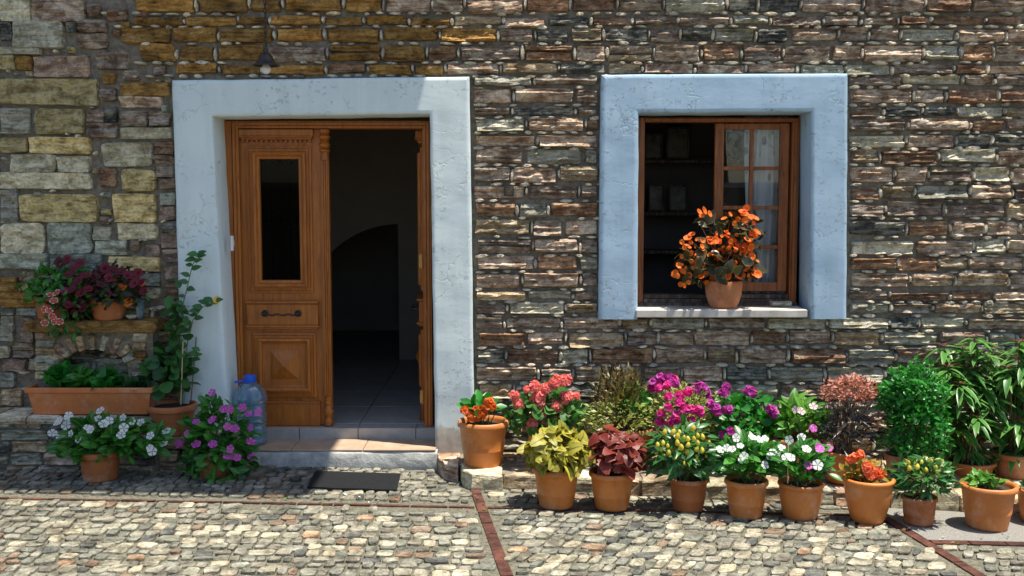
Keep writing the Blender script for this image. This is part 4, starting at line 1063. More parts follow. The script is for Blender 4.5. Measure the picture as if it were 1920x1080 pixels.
class Plant:
    def __init__(s, label, cx, base, rim, rw, bw, surf, mat=M_POT, style='roll', Y=None, name='potted_plant', seed=1, zfix=None, group=GROUP):
        s.R = random.Random(seed)
        if Y is None:
            g = G(cx, base, surf); k = (g.y+7.07)/FPX; s.Y = g.y + bw/2*k*.9
        else: s.Y = Y
        s.k = (s.Y+7.07)/FPX; s.x = P(cx, base, s.Y).x
        s.z = zfix if zfix is not None else S(s.x)+surf
        s.r, s.rb = rw/2*s.k, bw/2*s.k; s.h = P(cx, rim, s.Y).z - s.z + s.r*.12
        s.root = empty(name, (s.x, s.Y, s.z), label, 'potted plant', group)
        s.top = s.z + s.h*.9
        if mat:
            MB().lathe(pot_prof(s.r, s.rb, s.h, style), (s.x, s.Y, s.z), 44).build('pot', mat, s.root, smooth=True)
            MB().lathe([(s.r*.86, 0), (s.r*.5, .006), (.001, .01)], (s.x, s.Y, s.z+s.h*.87), 24).build('soil', M_SOIL, s.root)
        s.c0 = Vector((s.x, s.Y, s.top))
    def pt(s, px, py, dy=0): return P(px, py, s.Y+dy)
    def put(s, name, mesh, m):
        if name == 'leaf':
            s.nl = getattr(s, 'nl', 0) + 1
            if s.nl > 300:
                g, mat = GEOS[mesh.name]; EXTRA.setdefault((s.root.name, mat.name), (s.root, mat, MB()))[2].add([m @ v for v in g[0]], g[1], 0, g[2], s.R.random()); return
        return inst(name, mesh, s.root, Matrix.Translation(-s.root.location) @ m)
    def ell(s, box, depth=.85):
        a, b = s.pt(box[0], box[3]), s.pt(box[2], box[1]); c = (a+b)/2; rx, rz = (b.x-a.x)/2, (b.z-a.z)/2; want = rx*depth
        lim = max(.05, -.03-s.Y) if s.Y < -.1 else want
        if want > lim: c.y -= (want-lim)/2; want = (want+lim)/2     # the wall pushes the crown forward
        return c, Vector((rx, want, rz))
    def dirs(s, n, zmin=-.55):
        out = []
        for i in range(n):
            z = 1 - (1-zmin)*(i+.5)/n; t = i*2.39996 + s.R.random()*.5; r = math.sqrt(max(0, 1-z*z))
            out.append(Vector((r*math.cos(t), r*math.sin(t), z)))
        return out
    def dome(s, box, n, size, geo, mat, joined=False, up=.25, rough=.45, shell=(.55, 1.0), zmin=-.55, depth=.85, nrm_up=.5, name='leaf', droop=0, lump=.32):
        c, rad = s.ell(box, depth); mesh = None if joined else geo_mesh(name, geo, mat); mb = MB()
        sd = Vector((s.R.random()*30, s.R.random()*30, 5))
        for d in s.dirs(n, zmin):
            f = rnd(shell[0]**2, shell[1]**2, s.R)**.5*(1 + lump*noise.noise(d*1.9+sd) + lump*.5*noise.noise(d*4.5+sd)); p = c + Vector((d.x*rad.x, d.y*rad.y, d.z*rad.z))*f
            sz = rnd(*size, s.R)*s.k
            h = Vector((d.x, d.y, d.z*.5)); ax = h + Vector((0, 0, up-droop)) + Vector((rnd(-1, 1, s.R), rnd(-1, 1, s.R), rnd(-1, 1, s.R)))*rough
            ax.normalize(); nm = d + Vector((0, -.15, nrm_up)) + Vector((rnd(-1, 1, s.R), rnd(-1, 1, s.R), rnd(-1, 1, s.R)))*rough*.8
            M = mat4(p - ax*sz*.5, ax, nm, sz)
            if joined: mb.add([M @ v for v in geo[0]], geo[1], 0, geo[2], s.R.random())
            else: s.put(name, mesh, M)
        if joined: tag(mb.build('foliage', mat, s.root, smooth=True, fixn=False), kind='stuff')
        return c, rad
    def stems(s, box, n, r=.004, mat=None, f=.85):
        c, rad = s.ell(box); mb = MB()
        for d in s.dirs(n, -.2):
            e = c + Vector((d.x*rad.x, d.y*rad.y, d.z*rad.z))*f; b = s.c0 + Vector((rnd(-.4, .4, s.R)*s.r, rnd(-.4, .4, s.R)*s.r, -.01))
            m = b.lerp(e, .5) + Vector((0, 0, .03)); mb.tube([b, m, e], r, 5, r*.5)
        mb.build('stem', mat or M_STEM, s.root)
    def flower_at(s, px, py, size, mesh, dy=None, name='flower', face=(0, -.9, .75), jit=.6):
        f = Vector(face) + Vector((rnd(-1, 1, s.R), rnd(-1, 1, s.R)*.4, rnd(-1, 1, s.R)))*jit
        p = s.pt(px, py, dy if dy is not None else 0); q = f.normalized()
        a = q.orthogonal(); a.rotate(Matrix.Rotation(s.R.random()*6.3, 3, q))
        s.put(name, mesh, mat4(p, a, q, size*s.k))
    def flowers(s, pts, size, kind, mat, box=None, depth=.85, mat2=None, name='flower', face=(0, -.9, .75)):
        me = fmesh(kind, mat, mat2)
        for (x, y) in pts:
            dy = 0
            if box:
                cx, cy = (box[0]+box[2])/2, (box[1]+box[3])/2; u, v = (x-cx)/((box[2]-box[0])/2), (y-cy)/((box[3]-box[1])/2)
                c, rad = s.ell(box, depth); dy = c.y - s.Y - rad.y*math.sqrt(max(0, 1-min(1, u*u+v*v)))*1.03 - .008
            s.flower_at(x, y, rnd(size*.85, size*1.15, s.R), me, dy, name, face)
def spread(box, n, R, m=.92):
    out = []; k = 0
    while len(out) < n and k < 900:
        k += 1; u, v = R.uniform(-1, 1), R.uniform(-1, 1)
        if u*u + v*v > m: continue
        q = ((box[0]+box[2])/2 + u*(box[2]-box[0])/2, (box[1]+box[3])/2 + v*(box[3]-box[1])/2)
        if all((q[0]-o[0])**2 + (q[1]-o[1])**2 > 90 for o in out): out.append(q)
    return out
G_OV = leaf_geo(.55, 4, .3, .25); G_COL = leaf_geo(.82, 6, .2, .55, 'cole', ruff=.6, seed=4); G_LAN = leaf_geo(.24, 5, .3, .35, 'lance')
G_SM = leaf_geo(.5, 2, .3, .15); G_RND = leaf_geo(.95, 4, .25, .15, 'round', ruff=.3); G_OB = leaf_geo(.46, 4, .25, .2, 'obov'); G_NAR = leaf_geo(.16, 3, .3, .3, 'lance')

# --- back row on the ledge
p = Plant('potted plant with burnt orange blooms and broad leaves, against the door surround', 906, 878, 793, 98, 70, KH, seed=2, style='roll')
kb = (862, 742, 950, 792); p.dome(kb, 30, (30, 46), G_OB, L_BASIL, up=.5, rough=.3, shell=(.35, .8), zmin=-.1); p.stems(kb, 7)
fm = fmesh('bunch', F_DKO)
for q in ((880, 776), (895, 770), (872, 770), (893, 782), (916, 754), (922, 762), (912, 764), (905, 776), (884, 784)): p.flower_at(*q, 9, fm, -.1)
p = Plant('coral pink geranium in flower behind the yellow coleus', 1030, 882, 800, 92, 66, KH, seed=3, Y=-.3)
b = (950, 716, 1104, 835); p.dome(b, 290, (12, 21), G_RND, L_GERAN, shell=(.5, 1), rough=.7); p.stems(b, 16)
fm = fmesh('head', F_PINK)
for (x, y, s_) in ((964, 741, 11), (972, 758, 12), (1003, 724, 13), (1026, 728, 13), (1008, 745, 16), (1014, 757, 13), (1042, 716, 14), (1060, 714, 14), (1063, 745, 15), (1080, 742, 9), (1041, 760, 15), (1011, 776, 15), (1000, 793, 14), (1036, 792, 13), (1022, 790, 10), (990, 730, 10)): p.flower_at(x, y, s_, fm, -.13)
p = Plant('tall plant with brown plumes above yellow variegated leaves, behind the red coleus', 1178, 888, 805, 100, 72, KH, M_POT3, seed=4, Y=-.3)
b = (1108, 688, 1222, 775); p.dome(b, 300, (13, 24), G_LAN, L_BROWN, up=.8, shell=(.4, 1), name='plume_leaf'); p.stems(b, 14, .005, M_TWIG)
b = (1150, 715, 1228, 800); p.dome(b, 120, (14, 24), G_OV, L_VINCA, up=.4)
b = (1088, 735, 1245, 835); p.dome(b, 620, (10, 17), G_SM, L_VAR, joined=True, up=.3)
pb = MB()
for k in range(26):
    t = k/25; a = k*2.4; pb.tube([(0, 0, t*2.2), (math.cos(a)*.42*(1.2-t), math.sin(a)*.42*(1.2-t), t*2.2+.35)], .1, 4, .03)
pme = pb.mesh('plume', L_BROWN)
for (x, y) in spread((1104, 684, 1216, 750), 20, p.R):
    q = p.pt(x, y+12, rnd(-.1, .05, p.R)); p.put('plume', pme, mat4(q, Vector((1, rnd(-.3, .3, p.R), rnd(-.3, .3, p.R))), Vector((rnd(-.4, .4, p.R), rnd(-.3, .1, p.R), 1)), 10*p.k))
p = Plant('magenta flowered plant with yellow green foliage behind the ornamental pepper', 1285, 893, 815, 96, 70, KH, M_POT3, seed=5, Y=-.32)
b = (1206, 715, 1360, 835); p.dome(b, 700, (9, 17), G_SM, L_VAR, joined=True, up=.3); p.stems(b, 14)
p.flowers([(1221, 728), (1238, 716), (1250, 722), (1262, 712), (1236, 728), (1254, 744), (1275, 756), (1253, 764), (1240, 776), (1236, 790), (1268, 780), (1276, 784), (1298, 768), (1310, 770), (1313, 775), (1296, 788), (1304, 800), (1228, 812), (1246, 798), (1274, 742), (1290, 735), (1262, 790), (1285, 768)], 8.5, 'bunch', F_MAG, b)
p.flowers([(1225, 718), (1240, 708), (1256, 710), (1266, 720)], 9, 'bunch', F_VIO, b)
p = Plant('bushy purple flowered geranium with dense bright green leaves behind the white vinca', 1398, 896, 818, 98, 72, KH, M_POT3, seed=6, Y=-.33)
b = (1310, 730, 1470, 850); p.dome(b, 300, (12, 20), G_RND, L_BASIL, shell=(.5, 1), rough=.7); p.stems(b, 14)
p.flowers([(1357, 738), (1362, 726), (1340, 765), (1333, 760), (1345, 772), (1365, 768), (1409, 736), (1403, 734), (1450, 775), (1446, 768), (1306, 728), (1316, 726), (1322, 735), (1357, 815), (1370, 810), (1330, 748), (1404, 820)], 9.5, 'bunch', F_VIO, b)
p = Plant('light green leafy plant with a pale rim pot behind the staked vinca', 1490, 905, 824, 96, 70, KH, M_POT2, seed=7, Y=-.40)
b = (1440, 745, 1556, 835); p.dome(b, 160, (20, 33), G_OV, L_FRESH, up=.35); p.stems(b, 10)
p.flowers([(1502, 771), (1525, 762), (1492, 768), (1523, 803)], 8, 'vinca', petal('blush_petal', (.7, .5, .55), (.8, .62, .66)), b)
p = Plant('salmon topped shrub with blackish leaves between the vinca and the basil', 1577, 908, 848, 76, 56, KH, M_POT, seed=8, style='bell')
b = (1532, 752, 1650, 856); p.dome(b, 290, (16, 30), G_NAR, L_BLACK, up=.2, rough=.6); p.stems((1540, 705, 1650, 790), 26, .004, M_TWIG, .9)
b = (1537, 700, 1652, 768); p.dome(b, 620, (7, 12), G_SM, L_PINK, joined=True, up=.3, rough=.7)
p.dome((1628, 772, 1664, 800), 26, (7, 12), G_SM, L_PINK, name='bract', rough=.7)
p = Plant('tall dense bright green basil bush in a pale ribbed pot', 1690, 916, 855, 66, 52, KH, M_POT2, seed=9, style='collar')
for b, n in (((1646, 680, 1776, 800), 1500), ((1652, 740, 1784, 872), 1300)): p.dome(b, n, (8, 15), G_OV, L_BASIL, joined=True, up=.35, rough=.7, shell=(.55, 1.03), zmin=-.9, lump=.45)
p.stems((1655, 690, 1770, 850), 14)
def heads(p, pts, nl, size, lm, core):
    mesh = geo_mesh('leaf', G_LAN, lm); cm_ = geo_mesh('heart_leaf', G_LAN, core); st = MB()
    R3 = random.Random(len(pts)); bx = (min(q[0] for q in pts)-6, 665, max(q[0] for q in pts)+6, 850)
    for (x, y, dy) in list(pts) + [(a_, b_, R3.uniform(-.02, .18)) for a_, b_ in spread(bx, 12, R3)]:
        h = p.pt(x, y, dy); b = p.c0 + Vector((rnd(-.5, .5, p.R)*p.r, rnd(-.5, .5, p.R)*p.r*.6, -.02)); mid = b.lerp(h, .6) + Vector((0, 0, .03))
        st.tube([b, b.lerp(mid, .5), mid, h], .006, 6, .003)
        for k in range(nl):
            a = k*2.4 + p.R.random(); el = rnd(-.35, .55, p.R)*(1 if k > 4 else .5); t = k/nl
            ax = Vector((math.cos(a), math.sin(a)*.9, el - .15)); q = h.lerp(mid, t*.55)
            p.put('leaf', mesh, mat4(q, ax, Vector((0, 0, 1)) + ax*.2, rnd(*size, p.R)*p.k))
        for k in range(5):
            a = k*2.4; p.put('heart_leaf', cm_, mat4(h, Vector((math.cos(a), math.sin(a), .7)), Vector((0, 0, 1)), rnd(15, 24, p.R)*p.k))
    st.build('stem', M_REDST, p.root)
p = Plant('tall bush of long narrow leaves with reddish hearts beside the basil', 1818, 918, 868, 92, 74, KH, M_POT3, seed=10, style='collar', Y=-.36)
heads(p, [(1828, 632, 0), (1778, 688, -.05), (1862, 655, .05), (1800, 720, -.12), (1845, 712, -.05), (1762, 712, .1), (1832, 782, -.16), (1775, 765, .0), (1805, 650, .12), (1868, 745, -.08), (1795, 800, -.1), (1850, 812, -.02), (1770, 650, .1), (1815, 690, -.02), (1758, 760, .05), (1845, 760, .05), (1800, 840, .0)], 24, (34, 58), L_CLE, L_CLT)
p = Plant('tall bush of long narrow leaves with red hearts at the right edge of the photo', 1902, 922, 852, 92, 78, KH, M_POT3, seed=12, style='collar', Y=-.36)
heads(p, [(1890, 690, -.1), (1912, 642, 0), (1935, 700, -.05), (1880, 740, .1), (1910, 790, -.15), (1950, 650, .05), (1960, 760, -.05), (1885, 810, .05), (1938, 820, -.08), (1925, 720, .1), (1900, 850, -.05), (1875, 690, .1), (1920, 680, -.12)], 24, (34, 58), L_CLE, L_CLT)
# --- front row on the street
p = Plant('yellow green coleus with ruffled leaves, first pot of the front row by the door', 1043, 956, 880, 92, 64, .004, seed=13)
b = (982, 804, 1106, 895); p.dome(b, 270, (19, 32), G_COL, L_YEL, up=.1, rough=.75, shell=(.6, 1), zmin=-.55, nrm_up=.6); p.stems(b, 12)
p = Plant('dark red coleus with velvety leaves next to the yellow one', 1147, 959, 887, 90, 62, .004, seed=14)
b = (1104, 804, 1208, 895); p.dome(b, 270, (19, 32), G_COL, L_RED, up=.0, rough=.75, shell=(.6, 1), zmin=-.55, nrm_up=.6); p.stems(b, 12)
p = Plant('ornamental pepper with many upright yellow fruits, third pot of the front row', 1290, 962, 898, 78, 56, .004, M_POT3, seed=15)
b = (1206, 792, 1352, 918); p.dome(b, 300, (20, 34), leaf_geo(.34, 4, .3, .35, 'lance'), L_PEP, up=.0, rough=.5, shell=(.5, 1)); p.stems(b, 14)
pm = MB().lathe([(.001, 0), (.28, .12), (.34, .4), (.25, .75), (.001, 1)], n=8).mesh('pepper', F_YEL, smooth=True)
def peppers(p, box, n, sz):
    c, rad = p.ell(box)
    for (x, y) in spread(box, n, p.R, .8):
        u, v = (x-(box[0]+box[2])/2)/((box[2]-box[0])/2), (y-(box[1]+box[3])/2)/((box[3]-box[1])/2)
        q = p.pt(x, y, c.y - p.Y - rad.y*math.sqrt(max(0, 1-u*u-v*v))*1.05); p.put('pepper', pm, mat4(q, Vector((rnd(-1, 1, p.R), -.5, 0)), Vector((rnd(-.4, .4, p.R), -.2, 1)), rnd(*sz, p.R)*p.k))
peppers(p, (1222, 800, 1338, 885), 30, (9, 15))
p = Plant('white vinca in bloom in an orange pot between the pepper and the staked vinca', 1398, 974, 902, 84, 60, .004, seed=16)
b = (1338, 812, 1462, 912); p.dome(b, 210, (22, 36), G_OB, L_VINCA, up=.3, rough=.5); p.stems(b, 12)
p.flowers([(1350, 843), (1363, 840), (1373, 842), (1380, 821), (1411, 820), (1424, 824), (1435, 822), (1395, 856), (1392, 862), (1450, 832), (1449, 848), (1456, 851), (1445, 856), (1434, 872), (1388, 836), (1466, 840)], 8.5, 'vinca', F_WHITE, b)
p = Plant('vinca with mixed white and purple flowers and a thin stake in its pot', 1500, 978, 908, 88, 60, .004, seed=17, style='bell')
b = (1446, 826, 1562, 912); p.dome(b, 170, (20, 34), G_OB, L_VINCA, up=.4, rough=.5); p.stems((1452, 815, 1556, 910), 12)
p.flowers([(1465, 840), (1480, 825), (1503, 820), (1512, 842), (1483, 858), (1474, 857), (1533, 872)], 9.5, 'vinca', F_WHITE, b)
p.flowers([(1525, 803), (1537, 842), (1535, 838), (1553, 840), (1515, 873), (1549, 884)], 9.5, 'vinca', F_PURP, b)
MB().tube([p.pt(1477, 906, -.07), p.pt(1478, 834, -.07)], .004, 6).build('stake', M_CANE, p.root)
p = Plant('small croton with orange red flowers in a wide rounded pot', 1626, 984, 900, 98, 58, .004, seed=18, style='bell')
b = (1580, 858, 1662, 914); p.dome(b, 70, (18, 28), G_OV, L_CROT, up=.35, rough=.5, shell=(.3, 1)); p.stems(b, 8)
p.flowers([(1602, 858), (1612, 853), (1594, 862), (1626, 875), (1640, 886), (1634, 892), (1648, 889), (1625, 884)], 9, 'bunch', F_SALM, b, depth=.6)
p = Plant('small bushy pepper with a few yellowish fruits in a smaller pot', 1722, 987, 933, 68, 52, .004, M_POT3, seed=19)
b = (1668, 852, 1796, 944); p.dome(b, 240, (18, 30), leaf_geo(.36, 4, .3, .3, 'lance'), L_PEP, up=.15, rough=.5); p.dome((1690, 858, 1775, 900), 50, (14, 24), G_OV, L_VAR, up=.4); p.stems(b, 10); peppers(p, (1690, 862, 1776, 900), 8, (8, 13))
p = Plant('low green seedling in a wide orange pot at the right end of the front row', 1850, 996, 912, 106, 74, .004, seed=20)
b = (1808, 886, 1876, 922); p.dome(b, 60, (17, 28), G_OV, L_FRESH, up=.3, rough=.5, shell=(.3, 1), zmin=0); p.stems(b, 7)
p = Plant('bare terracotta pot cut off by the right edge of the photo', 1945, 985, 920, 78, 56, .004, seed=22, style='bell')
p.dome((1915, 895, 1975, 925), 40, (14, 24), G_OV, L_DARK, up=.3, shell=(.3, 1), zmin=0)
# --- window sill
p = Plant('orange begonia full of blossom in a smooth pot on the window sill', 1356, 578, 530, 70, 46, 0, M_POT2, 'egg', Y=.045, seed=23, zfix=zs1, name='potted_begonia')
bs_ = [((1272, 455, 1420, 540), 130), ((1330, 400, 1428, 480), 70), ((1305, 400, 1345, 440), 12), ((1268, 492, 1330, 545), 24)]
for b, n in bs_: p.dome(b, n, (18, 32), leaf_geo(.7, 4, .2, .3, 'ovate', ruff=.4), L_BEGO, up=.2, rough=.9, shell=(.35, 1.08), depth=.7)
p.stems((1270, 398, 1425, 530), 18, .004, M_REDST)
fm = fmesh('six', F_ORG); RB = random.Random(4)
for (x, y) in ((1312, 400), (1322, 396), (1328, 403), (1318, 406), (1390, 396), (1398, 402), (1406, 410), (1400, 392), (1414, 408), (1366, 443), (1362, 438), (1343, 452), (1346, 446), (1290, 448), (1298, 442), (1288, 460), (1276, 456), (1294, 474), (1290, 482), (1302, 500), (1310, 496), (1318, 495), (1274, 500), (1272, 514), (1282, 512), (1268, 516), (1284, 538), (1290, 532), (1278, 530), (1344, 488), (1350, 486), (1378, 500), (1382, 494), (1358, 510), (1362, 512), (1350, 522), (1394, 484), (1402, 488), (1408, 482), (1396, 474), (1388, 470), (1406, 466), (1400, 500), (1416, 506), (1422, 518), (1414, 516), (1382, 522), (1330, 452), (1316, 462), (1340, 476), (1376, 452), (1404, 448), (1412, 440), (1420, 436), (1384, 460)): p.flower_at(x + rnd(-3, 3, RB), y + rnd(-3, 3, RB), rnd(5, 8.5, RB), fm, rnd(-.14, -.04, RB), jit=1.0)
for b, n in (((1268, 440, 1424, 535), 70), ((1330, 392, 1426, 480), 30)):
    for (x, y) in spread(b, n, RB): p.flower_at(x, y, rnd(3.5, 6.5, RB), fm, rnd(-.14, -.02, RB), jit=1.1)
# --- left corner
p = Plant('climbing vine trained on two canes in a big terracotta pot left of the doorway', 324, 838, 762, 94, 70, 0, M_POT3, 'collar', Y=-.17, seed=24, zfix=PSTEP, name='potted_vine')
b = (275, 640, 362, 762); p.dome(b, 90, (17, 30), G_RND, L_CLIMB, up=.1, rough=.7, depth=.7, shell=(.3, 1.1)); p.dome((312, 550, 350, 680), 34, (14, 24), G_RND, L_CLIMB, rough=.8, depth=.8, shell=(.3, 1.3))
vm = geo_mesh('leaf', leaf_geo(.6, 4, .2, .25), L_CLIMB); st = MB()
for path in (((336, 755), (332, 690), (335, 620), (342, 575), (352, 535), (360, 500), (368, 482), (372, 475)), ((336, 755), (345, 690), (352, 640), (362, 600), (378, 578), (392, 567), (406, 563)), ((340, 750), (350, 700), (366, 668), (376, 655))):
    pts = [p.pt(x, y, .02 if i else 0) for i, (x, y) in enumerate(path)]; st.tube(pts, .0045, 6, .0022)
    for i in range(2, len(pts)):
        for t in (.15, .5, .85):
            q = pts[i-1].lerp(pts[i], t); sd = 1 if p.R.random() < .5 else -1
            p.put('leaf', vm, mat4(q, Vector((sd, rnd(-.8, .1, p.R), rnd(-.1, .6, p.R))), Vector((0, -1, .6)), rnd(13, 22, p.R)*p.k))
tp = [p.pt(372+8*math.sin(k*.9)*(k/8), 475+k*4, .02) for k in range(8)]; st.tube(tp, .0018, 5, .001)
st.build('stem', M_STEM, p.root)
MB().tube([p.pt(339, 758, -.05), p.pt(343, 640, -.04)], .004, 6).build('cane', M_CANE, p.root); MB().tube([p.pt(358, 752, .0), p.pt(368, 632, .1)], .004, 6).build('cane', M_TWIG, p.root)
p.flower_at(407, 563, 8, fmesh('six', F_YO), .02)
p = Plant('white flowered vinca in a plain pot on the cobbles below the trough', 189, 905, 848, 80, 62, .004, M_POT3, 'collar', seed=25)
b = (100, 783, 312, 884); p.dome(b, 270, (22, 38), G_OB, L_VINCA, up=.15, rough=.5, depth=.42, shell=(.45, 1), zmin=-.45); p.stems(b, 18)
p.flowers([(108, 792), (128, 784), (124, 798), (129, 779), (98, 812), (113, 818), (133, 814), (147, 823), (164, 802), (170, 806), (188, 770), (184, 785), (194, 795), (204, 789), (231, 783), (248, 790), (264, 792), (232, 802), (227, 816), (282, 817), (312, 808), (307, 832), (281, 840), (285, 846), (112, 788)], 8.5, 'vinca', F_WHITE, b, depth=.42)
p = Plant('purple flowered vinca bush spreading over the cobbles beside the doorstep', 402, 898, 850, 70, 56, .004, M_POT3, 'collar', seed=26)
b = (338, 758, 480, 898); p.dome(b, 290, (19, 34), G_OB, L_VINCA, up=.15, rough=.5, depth=.7, shell=(.5, 1), zmin=-.85); p.dome((375, 738, 420, 800), 22, (20, 34), G_OB, L_VINCA, up=.4); p.dome((350, 820, 475, 908), 120, (20, 34), G_OB, L_VINCA, up=.0, rough=.6, depth=1.0, shell=(.75, 1.05), zmin=-.95); p.stems(b, 14)
p.flowers([(398, 736), (368, 791), (398, 787), (352, 813), (337, 833), (368, 833), (399, 833), (426, 800), (430, 768), (440, 804), (455, 764), (419, 767), (432, 842), (436, 856), (427, 854), (470, 828), (472, 857), (466, 776), (484, 773), (445, 858), (470, 802)], 8.5, 'vinca', F_PURP, b, depth=.7)
# trough
ty = -.19; t0, t1 = P(45, 728, ty-.1), P(287, 778, ty-.1)
tr_ = empty('trough_planter', ((t0.x+t1.x)/2, ty, BZ), 'long terracotta trough of young green plants standing on the stone base under the niche', 'planter')
x0, x1 = t0.x, t1.x; zt_ = t0.z+.003; m = MB(); rws = []
def rect(i, yi, z): return [(x0+i, ty-.1+yi, z), (x1-i, ty-.1+yi, z), (x1-i, ty+.1-yi, z), (x0+i, ty+.1-yi, z)]
for i, z in ((.045, BZ+.002), (.016, zt_-.036), (.0, zt_-.034), (0, zt_-.004), (.006, zt_), (.016, zt_-.001), (.02, zt_-.03)): rws += rect(i, i*.7, z)
m.add(rws, [(j*4+k, j*4+(k+1) % 4, (j+1)*4+(k+1) % 4, (j+1)*4+k) for j in range(6) for k in range(4)] + [(0, 1, 2, 3)])
m.build('trough', M_TROUGH, tr_, bevel=.004)
MB().box(x0+.022, x1-.022, ty-.08, ty+.08, zt_-.07, zt_-.028).build('soil', M_SOIL, tr_)
tp_ = Plant.__new__(Plant); tp_.R = random.Random(31); tp_.Y = ty; tp_.k = (ty+7.07)/FPX; tp_.root = tr_; tp_.x = (x0+x1)/2; tp_.r = .1; tp_.c0 = Vector((tp_.x, ty, zt_-.03))
for b, n, g, mt in (((88, 682, 142, 750), 80, G_OB, L_BASIL), ((130, 688, 182, 742), 50, G_OB, L_VINCA), ((165, 698, 232, 742), 110, G_OV, L_BASIL), ((230, 706, 284, 740), 40, G_OV, L_DARK)): tp_.dome(b, n, (20, 34), g, mt, up=.4, shell=(.3, 1), zmin=-.2)
# shelf pots
p = Plant('trailing petunia with wine dark and red white blooms hanging over the niche shelf', 100, 601, 558, 70, 52, 0, M_POT3, 'collar', Y=-.13, seed=32, zfix=SHZ+.002, name='potted_petunia', group='petunias on the niche shelf')
b = (50, 490, 190, 592); p.dome(b, 280, (13, 22), G_OB, L_VINCA, up=.1, rough=.7, depth=.9); p.dome((95, 500, 185, 600), 120, (12, 20), G_OB, L_PURP, rough=.7, depth=1.2); p.dome((88, 535, 178, 645), 190, (11, 19), G_OB, L_GERAN, up=-.3, rough=.6, depth=1.3, zmin=-.9); p.stems(b, 10)
p.flowers([(112, 492), (125, 487), (140, 500), (150, 492), (130, 512), (160, 515), (145, 525), (135, 540), (150, 548), (128, 570), (140, 585), (150, 600), (142, 607), (155, 575), (165, 540)], 9.5, 'trumpet', F_WINE, b, .9)
p.flowers([(122, 546), (148, 568)], 9, 'trumpet', F_MAG, b, .6)
p.flowers([(94, 553), (106, 549), (101, 564), (84, 580), (92, 583), (98, 594), (102, 602), (84, 606), (112, 603)], 7, 'vinca', F_BIC, (50, 520, 150, 630), 1.5)
p = Plant('dark purple leaved petunia with orange blooms in the right pot on the niche shelf', 205, 600, 562, 74, 54, 0, M_POT3, 'collar', Y=-.13, seed=33, zfix=SHZ+.002, name='potted_petunia', group='petunias on the niche shelf')
b = (158, 496, 276, 590); p.dome(b, 260, (12, 21), G_OB, L_PURP, up=.0, rough=.7, depth=1.0, zmin=-.6); p.dome((165, 520, 270, 585), 90, (12, 20), G_OB, L_GERAN, up=-.1, rough=.7, depth=1.0); p.dome((190, 530, 235, 575), 40, (10, 18), G_OB, L_GERAN, depth=.8); p.stems(b, 10)
p.flowers([(185, 510), (198, 503), (212, 505), (225, 508), (258, 512), (262, 530), (178, 520), (190, 530), (175, 545), (268, 545), (240, 515), (205, 520), (166, 530), (250, 530)], 9.5, 'trumpet', F_WINE, b, .9)
p.flowers([(197, 563), (240, 566), (212, 522), (228, 537), (264, 530)], 8.5, 'trumpet', F_ORG, b, .6); p.flowers([(201, 550)], 8, 'trumpet', F_MAG, b, .6)
cpx = P(263, 599, -.14); cz = SHZ+.002; cr = 9*6.93/FPX; hh = P(263, 556, -.14).z-cz
m = MB().lathe([(.001, .002), (cr*.8, .002), (cr*.85, .01)] + [(cr*(.86+.015*(i % 2)) + cr*.12*i/8, .012+hh*i/9) for i in range(1, 9)] + [(cr, hh), (cr*.93, hh), (cr*.8, .02)], (cpx.x, -.14, cz), 24)
tag(m.build('plastic_cup', M_CUP, smooth=True), 'clear ribbed plastic cup at the right end of the niche shelf', 'cup')
dx = P(246, 596, -.17); m = MB().lathe([(.001, .002), (.02, .002), (.035, .022), (.037, .03), (.033, .03), (.02, .01), (.001, .008)], (dx.x, -.16, SHZ+.002), 24)
tag(m.build('small_dish', MS['L'], smooth=True), 'small grey dish beside the plastic cup on the niche shelf', 'dish')

for root_, mat_, mb_ in EXTRA.values(): tag(mb_.build('small_leaves', mat_, root_, smooth=True, fixn=False), kind='stuff')
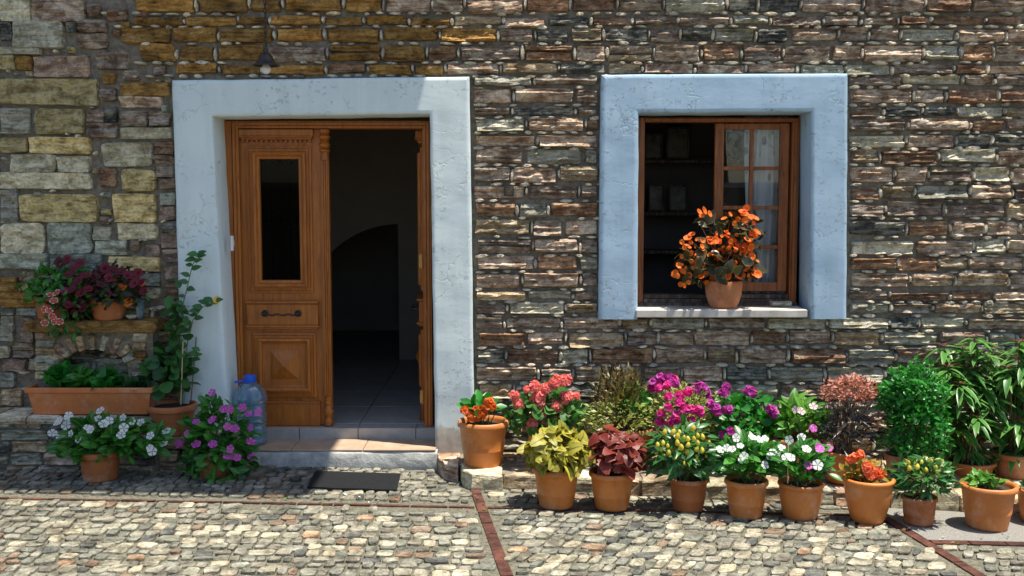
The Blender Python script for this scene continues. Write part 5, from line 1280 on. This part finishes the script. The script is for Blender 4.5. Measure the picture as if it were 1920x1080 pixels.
# bits of dry leaf and petal fallen round the pots
R = random.Random(77); mb = MB(); bit = leaf_geo(.5, 2, .3, .2)
for k in range(150):
    a = R.choice([(150, 330, 905, 930), (980, 1240, 955, 975), (1240, 1560, 965, 990), (1560, 1900, 985, 1020), (860, 1000, 930, 960), (500, 900, 925, 945)])
    g = G(R.uniform(a[0], a[1]), R.uniform(a[2], a[3]), .012)
    M = mat4(g, Vector((R.gauss(0, 1), R.gauss(0, 1), R.uniform(-.2, .2))), Vector((R.uniform(-.4, .4), R.uniform(-.4, .4), 1)), R.uniform(.012, .032))
    mb.add([M @ v for v in bit[0]], bit[1], R.choice([0, 0, 1, 2]), bit[2], R.random())
tag(mb.build('fallen_leaves', [leaf_mat('dry_leaf', (.12, .07, .02), (.3, .2, .08)), F_WHITE, L_VINCA], fixn=False), kind='stuff')

# ------------------------------------------------------------------ across the street (what the panes mirror)
gw = empty('garden_wall', (0, -13, S(0)), 'low stone garden wall across the street, facing the house', 'wall')
MB().box(-14, 14, -13.4, -13, -.4, 1.9).build('wall_body', stone_mat('garden_wall_stone', [(.1, .085, .07), (.22, .19, .15), (.4, .36, .3)]), gw)
MB().box(-14.05, 14.05, -13.45, -12.95, 1.903, 2.0).build('coping', M_CEM, gw)
R = random.Random(44); tg = leaf_geo(.6, 1, .2, .1)
for i, (x, y, h) in enumerate(((4.4, -14.9, 5.6), (7.6, -16, 6.2), (-4.5, -15.2, 6.0), (-1.2, -16.2, 6.6))):
    t = empty('garden_tree', (x, y, 0), ['lowest bushy tree behind the garden wall opposite the window', 'tall tree behind the garden wall at its window end', 'tall tree behind the garden wall opposite the door', 'tallest tree behind the middle of the garden wall'][i], 'tree', 'trees across the street')
    MB().tube([(x, y, -.3), (x+.1, y, h*.3), (x, y+.1, h*.6)], .14, 8, .05).build('trunk', M_TWIG, t)
    mb = MB()
    for k in range(1400):
        d = Vector((R.gauss(0, 1), R.gauss(0, 1), R.gauss(0, 1))).normalized(); rr = R.uniform(.5, 1)*(1+.25*noise.noise(d*2.3+Vector((i*7, 0, 0))))
        q = Vector((x, y, h*.68)) + Vector((d.x*1.7, d.y*1.3, d.z*h*.34))*rr
        M = mat4(q, Vector((R.gauss(0, 1), R.gauss(0, 1), R.gauss(0, 1))), d+Vector((0, 0, .5)), R.uniform(.12, .26)); mb.add([M @ v for v in tg[0]], tg[1], 0, tg[2], R.random())
    mb.build('crown', L_TREE, t, fixn=False)
